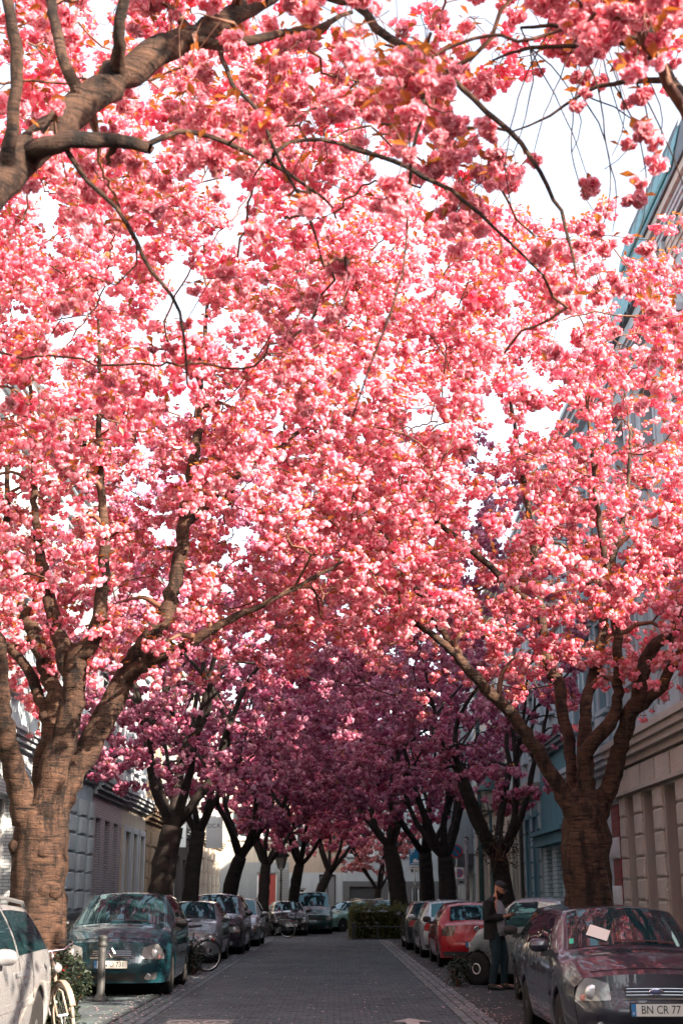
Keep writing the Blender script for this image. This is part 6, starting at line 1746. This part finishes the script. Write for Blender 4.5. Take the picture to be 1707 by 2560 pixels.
# lanterns
M_lglass = mat('lantern_glass', (0.40, 0.39, 0.35), 0.25)
def lantern(label, loc, h, m, k=1.0):
    root = empty('street_lamp', loc, label=label, cat='street lamp', group='street lamps')
    MB().tube([(0, 0, 0), (0, 0, 0.8), (0, 0, h)], [0.07, 0.05, 0.038], 10).lathe([(0.12, 0), (0.12, 0.2), (0.085, 0.3), (0.07, 0.55)], 12).lathe([(0.05, h - 0.5), (0.075, h - 0.47), (0.05, h - 0.43)], 10).build('post', m, root, smooth=True)
    MB().lathe([(0.10 * k, h + 0.06), (0.20 * k, h + 0.42 * k)], 6).build('glass', M_lglass, root)
    MB().lathe([(0.27 * k, h + 0.42 * k), (0.25 * k, h + 0.46 * k), (0.10 * k, h + 0.66 * k), (0.07 * k, h + 0.70 * k), (0.07 * k, h + 0.78 * k), (0.02, h + 0.86 * k)], 18).build('hood', m, root, smooth=True)
    q = MB()
    for i in range(6):
        a = 2 * PI * i / 6; q.tube([(0.04 * math.cos(a), 0.04 * math.sin(a), h), (0.105 * k * math.cos(a), 0.105 * k * math.sin(a), h + 0.06), (0.205 * k * math.cos(a), 0.205 * k * math.sin(a), h + 0.42 * k)], 0.012, 4)
    q.build('lantern_frame', m, root)
lantern('teal hooded lantern beside the sign tree on the right', (4.02, 35.9, 0.1), 3.55, M_pgreen, 1.25)
lantern('dark iron lantern at the street end behind the bicycles', (-2.38, 63.2, 0.0), 2.75, M_darkiron, 1.4)
# hanging shop boards
def board(label, x, y, z0, z1, w, lines):
    root = empty('shop_sign', (x, y, 0), label=label, cat='sign')
    o = MB().box(-w / 2, w / 2, -0.05, 0.05, z0, z1).build('board', mat('pale_sign_board', (0.62, 0.68, 0.68), 0.5), root)
    MB().tube([(-w / 2, 0, z1 - 0.1), (FL - x + 0.02, 0, z1 - 0.1)], 0.025, 6).tube([(-w / 2, 0, z0 + 0.1), (FL - x + 0.02, 0, z0 + 0.1)], 0.025, 6).build('bracket', M_darkiron, root)
    for t, sz, zz in lines: text('lettering', t, sz, M_ink, o, (0, -0.052, zz), (R(90), 0, 0))
board('pale hanging shop board lettered in black behind the leaning tree', -5.55, 64.8, 3.75, 5.2, 0.75, [('DC.R.', 0.26, 4.75)])
board('small pale shop board with a black mark between two trunks', -6.25, 56.6, 3.5, 4.4, 0.5, [('A', 0.4, 3.95)])

# the man with a phone: one body mesh; jacket, shirt, jeans, shoes and cap are its parts
M_skin = noise_mat('skin', (0.50, 0.24, 0.15), (0.58, 0.30, 0.20), 9, 0.5)
M_jacket = noise_mat('black_jacket', (0.008, 0.009, 0.010), (0.018, 0.018, 0.020), 7, 0.8, bstr=0.5, bdist=0.02, fine=9)
M_jeans = noise_mat('blue_jeans', (0.006, 0.020, 0.028), (0.016, 0.042, 0.055), 5, 0.85, bstr=0.5, bdist=0.02, fine=11)
M_shirt = noise_mat('grey_shirt', (0.22, 0.24, 0.28), (0.30, 0.32, 0.36), 7, 0.9)
M_cap = noise_mat('charcoal_cap', (0.028, 0.03, 0.035), (0.05, 0.052, 0.06), 9, 0.9)
M_beard = noise_mat('dark_beard', (0.008, 0.007, 0.007), (0.025, 0.018, 0.015), 30, 0.95)
def loft(mb, secs, n=16):
    """closed loft through ellipses (centre, half width along a, half width along b, axis a, axis b)"""
    rows = []
    for c, ra, rb, a, b in secs:
        c, a, b = Vector(c), Vector(a), Vector(b)
        rows.append([c + a * ra * math.cos(t) + b * rb * math.sin(t) for t in np.linspace(0, 2 * PI, n, endpoint=False)])
    k = len(mb.v)
    for r in rows: mb.v.extend(tuple(p) for p in r)
    for i in range(len(rows) - 1):
        for j in range(n):
            j2 = (j + 1) % n; mb.f.append((k + i * n + j, k + i * n + j2, k + (i + 1) * n + j2, k + (i + 1) * n + j))
    mb.f.append(tuple(k + j for j in reversed(range(n)))); mb.f.append(tuple(k + (len(rows) - 1) * n + j for j in range(n)))
    return mb
def remesh(o, vox, sm=4, f=0.5):
    r = o.modifiers.new('remesh', 'REMESH'); r.mode = 'VOXEL'; r.voxel_size = vox; r.use_smooth_shade = True
    s = o.modifiers.new('smooth', 'SMOOTH'); s.iterations = sm; s.factor = f
# local frame: he faces +X, his right side (-Y) towards the camera
man = MB()
X, Y, Z = (1, 0, 0), (0, 1, 0), (0, 0, 1)
hipR, hipL = (0.0, -0.09, 0.93), (0.0, 0.09, 0.93)
kneR, kneL = (0.03, -0.11, 0.50), (0.10, 0.10, 0.51)
ankR, ankL = (-0.04, -0.13, 0.09), (0.09, 0.13, 0.09)
shR, shL = (-0.03, -0.20, 1.45), (-0.01, 0.20, 1.45)
elR, elL = (-0.06, -0.27, 1.16), (0.0, 0.26, 1.16)
wrR, wrL = (0.20, -0.14, 1.20), (0.21, 0.07, 1.20)
for h_, k_, a_ in ((hipR, kneR, ankR), (hipL, kneL, ankL)): man.tube([h_, k_, a_], [0.085, 0.058, 0.042], 10)
for a_, toe in ((ankR, 0.17), (ankL, 0.17)): man.tube([(a_[0] - 0.05, a_[1], 0.05), (a_[0] + 0.06, a_[1], 0.05), (a_[0] + toe, a_[1] - 0.01, 0.035)], [0.036, 0.04, 0.03], 8)
loft(man, [((0, 0, 0.88), 0.11, 0.165, X, Y), ((0, 0, 1.0), 0.115, 0.155, X, Y), ((0.01, 0, 1.15), 0.115, 0.15, X, Y), ((0.0, 0, 1.32), 0.12, 0.175, X, Y), ((-0.02, 0, 1.43), 0.10, 0.185, X, Y), ((-0.01, 0, 1.50), 0.06, 0.09, X, Y)])
man.tube([(-0.01, 0, 1.46), (0.035, 0, 1.56), (0.06, 0, 1.60)], [0.062, 0.058, 0.06], 12)
for s_, e_, w_ in ((shR, elR, wrR), (shL, elL, wrL)): man.tube([s_, e_, w_], [0.055, 0.042, 0.028], 10)
# head tipped forward: skull, jaw, nose, brow, ears
hc = Vector((0.085, 0.0, 1.665)); tilt = Matrix.Rotation(R(24), 3, 'Y')
def hp(x, y, z): return hc + tilt @ Vector((x, y, z))
aX, aY = tilt @ Vector(X), Vector(Y)
loft(man, [(hp(0.03, 0, -0.125), 0.035, 0.035, aX, aY), (hp(0.025, 0, -0.10), 0.065, 0.055, aX, aY), (hp(0.012, 0, -0.05), 0.088, 0.068, aX, aY), (hp(0.004, 0, 0.0), 0.097, 0.075, aX, aY), (hp(-0.004, 0, 0.05), 0.098, 0.077, aX, aY), (hp(-0.008, 0, 0.09), 0.078, 0.062, aX, aY), (hp(-0.008, 0, 0.115), 0.03, 0.025, aX, aY)])
man.tube([hp(0.098, 0, 0.015), hp(0.117, 0, -0.022), hp(0.10, 0, -0.03)], [0.010, 0.017, 0.012], 8)            # nose
man.tube([hp(0.09, -0.035, 0.025), hp(0.098, 0, 0.027), hp(0.09, 0.035, 0.025)], 0.011, 7)                        # brow
man.tube([hp(0.088, -0.022, -0.055), hp(0.098, 0, -0.055), hp(0.088, 0.022, -0.055)], 0.009, 7)                   # lips
for s_ in (1, -1):
    man.tube([hp(-0.012, s_ * 0.077, -0.02), hp(-0.02, s_ * 0.086, 0.005), hp(-0.012, s_ * 0.08, 0.025)], [0.010, 0.014, 0.010], 7)
# hands: palm, four fingers bent round the phone, thumb from the side of the palm
def hand(wr_, fwd, side, up, sgn):
    fwd, side, up, w_ = Vector(fwd).normalized(), Vector(side).normalized(), Vector(up).normalized(), Vector(wr_)
    loft(man, [(w_, 0.024, 0.018, side, up), (w_ + fwd * 0.04, 0.038, 0.018, side, up), (w_ + fwd * 0.085, 0.040, 0.015, side, up)], 10)
    for k, ln in enumerate((0.072, 0.08, 0.075, 0.06)):
        b = w_ + fwd * 0.085 + side * (0.030 - 0.020 * k)
        man.tube([b - fwd * 0.02, b + fwd * ln * 0.4 + up * 0.004, b + fwd * ln * 0.62 + up * 0.026, b + fwd * ln * 0.50 + up * 0.048], [0.0095, 0.009, 0.0085, 0.0075], 7)
    b = w_ + fwd * 0.03 + side * 0.036
    man.tube([b - side * 0.01, b + fwd * 0.025 + side * 0.014 + up * 0.022, b + fwd * 0.06 + side * 0.004 + up * 0.040], [0.012, 0.0105, 0.0085], 7)
hand(wrR, (0.95, 0.25, 0.22), (-0.25, 0.95, 0.0), (-0.25, 0.0, 0.97), 1)
hand(wrL, (0.90, -0.35, 0.18), (-0.35, -0.9, 0.0), (-0.2, 0.0, 0.97), -1)
person = man.build('person', M_skin, None, smooth=True)
person.location = (2.80, 24.62, 0.004); person.rotation_euler = (0, 0, R(-26))
remesh(person, 0.0075, 3)
tag(person, 'bearded man in dark jacket, jeans and cap looking down at his phone', 'person')
jk = MB()
loft(jk, [((-0.045, 0, 0.82), 0.170, 0.23, X, Y), ((-0.045, 0, 0.98), 0.165, 0.22, X, Y), ((-0.05, 0, 1.15), 0.158, 0.215, X, Y), ((-0.065, 0, 1.32), 0.162, 0.235, X, Y), ((-0.07, 0, 1.44), 0.13, 0.235, X, Y), ((-0.035, 0, 1.505), 0.080, 0.12, X, Y)])
for s_, e_, w_ in ((shR, elR, wrR), (shL, elL, wrL)):
    e_ = Vector(e_); w_ = Vector(w_); jk.tube([s_, (Vector(s_) + e_) / 2 + Vector((-0.01, 0, 0)), e_, (e_ + w_) / 2, e_.lerp(w_, 0.93)], [0.098, 0.088, 0.080, 0.068, 0.058], 12)
loft(jk, [((-0.035, 0, 1.48), 0.080, 0.095, X, Y), ((-0.02, 0, 1.535), 0.072, 0.082, X, Y)])
o = jk.build('jacket', M_jacket, person, smooth=True); remesh(o, 0.011, 3)
sh = MB(); loft(sh, [((0.06, 0, 0.88), 0.120, 0.15, X, Y), ((0.065, 0, 1.05), 0.120, 0.145, X, Y), ((0.065, 0, 1.2), 0.118, 0.145, X, Y), ((0.05, 0, 1.35), 0.115, 0.14, X, Y), ((0.015, 0, 1.47), 0.078, 0.09, X, Y)])
sh.build('shirt', M_shirt, person, smooth=True)
jn_ = MB(); loft(jn_, [((0, 0, 0.80), 0.11, 0.16, X, Y), ((0, 0, 0.9), 0.125, 0.175, X, Y), ((0, 0, 0.98), 0.12, 0.165, X, Y)])
for h_, k_, a_ in ((hipR, kneR, ankR), (hipL, kneL, ankL)):
    jn_.tube([h_, ((h_[0] + k_[0]) / 2, (h_[1] + k_[1]) / 2, (h_[2] + k_[2]) / 2), k_, ((k_[0] + a_[0]) / 2 - 0.015, (k_[1] + a_[1]) / 2, (k_[2] + a_[2]) / 2), (a_[0] - 0.01, a_[1], 0.10)], [0.112, 0.100, 0.080, 0.070, 0.068], 12)
o = jn_.build('jeans', M_jeans, person, smooth=True); remesh(o, 0.012, 3)
for a_ in (ankR, ankL):
    q = MB(); y_ = a_[1]
    loft(q, [((a_[0] - 0.085, y_, 0.045), 0.045, 0.025, Z, Y), ((a_[0] - 0.06, y_, 0.05), 0.052, 0.040, Z, Y), ((a_[0] + 0.02, y_, 0.05), 0.052, 0.042, Z, Y), ((a_[0] + 0.10, y_ - 0.004, 0.036), 0.038, 0.05, Z, Y), ((a_[0] + 0.17, y_ - 0.008, 0.03), 0.031, 0.045, Z, Y), ((a_[0] + 0.205, y_ - 0.008, 0.025), 0.018, 0.022, Z, Y)], 12)
    q.build('shoe', M_black, person, smooth=True)
cp = MB()
loft(cp, [(hp(-0.006, 0, 0.040), 0.106, 0.085, aX, aY), (hp(-0.006, 0, 0.065), 0.107, 0.086, aX, aY), (hp(-0.008, 0, 0.095), 0.095, 0.077, aX, aY), (hp(-0.008, 0, 0.122), 0.065, 0.053, aX, aY), (hp(-0.008, 0, 0.136), 0.02, 0.018, aX, aY)])
cpo = cp.build('cap', M_cap, person, smooth=True)
q = MB(); rows = [[hp(0.085 + t * 0.095 * math.cos(a), 0.088 * math.sin(a) * (1 - 0.15 * t), 0.044 - t * 0.025 - 0.018 * math.sin(a) ** 2) for a in np.linspace(-1.25, 1.25, 9)] for t in np.linspace(0, 1, 5)]
q.grid(rows); o = q.build('cap_peak', M_cap, cpo, smooth=True); sm_ = o.modifiers.new('solid', 'SOLIDIFY'); sm_.thickness = 0.006
bd_ = MB(); loft(bd_, [(hp(0.045, 0, -0.175), 0.025, 0.03, aX, aY), (hp(0.045, 0, -0.145), 0.048, 0.050, aX, aY), (hp(0.038, 0, -0.10), 0.066, 0.064, aX, aY), (hp(0.024, 0, -0.062), 0.082, 0.0715, aX, aY), (hp(0.0, 0, -0.03), 0.05, 0.073, aX, aY)])
bd_.build('beard', M_beard, person, smooth=True)
for s_ in (1, -1):
    p = hp(0.086, s_ * 0.030, 0.008); MB().lathe([(0.009, 0.0), (0.007, 0.004), (0.001, 0.006)], 10, 'x', (p.x, p.y, p.z)).build('eye', mat('eye_dark', (0.02, 0.015, 0.012), 0.2), person)
ph = MB().obox((0, 0, 0), 0.036, 0.0045, 0.072, Matrix.Identity(3)).build('phone', M_black, None, bevel=0.004)
Mw = Matrix.Translation(person.location) @ Matrix.Rotation(R(-26), 4, 'Z')
ph.location = Mw @ Vector((0.325, -0.06, 1.262)); ph.rotation_euler = (R(-58), R(0), R(64))
tag(ph, 'black mobile phone held in the hands of the bearded man', 'phone')
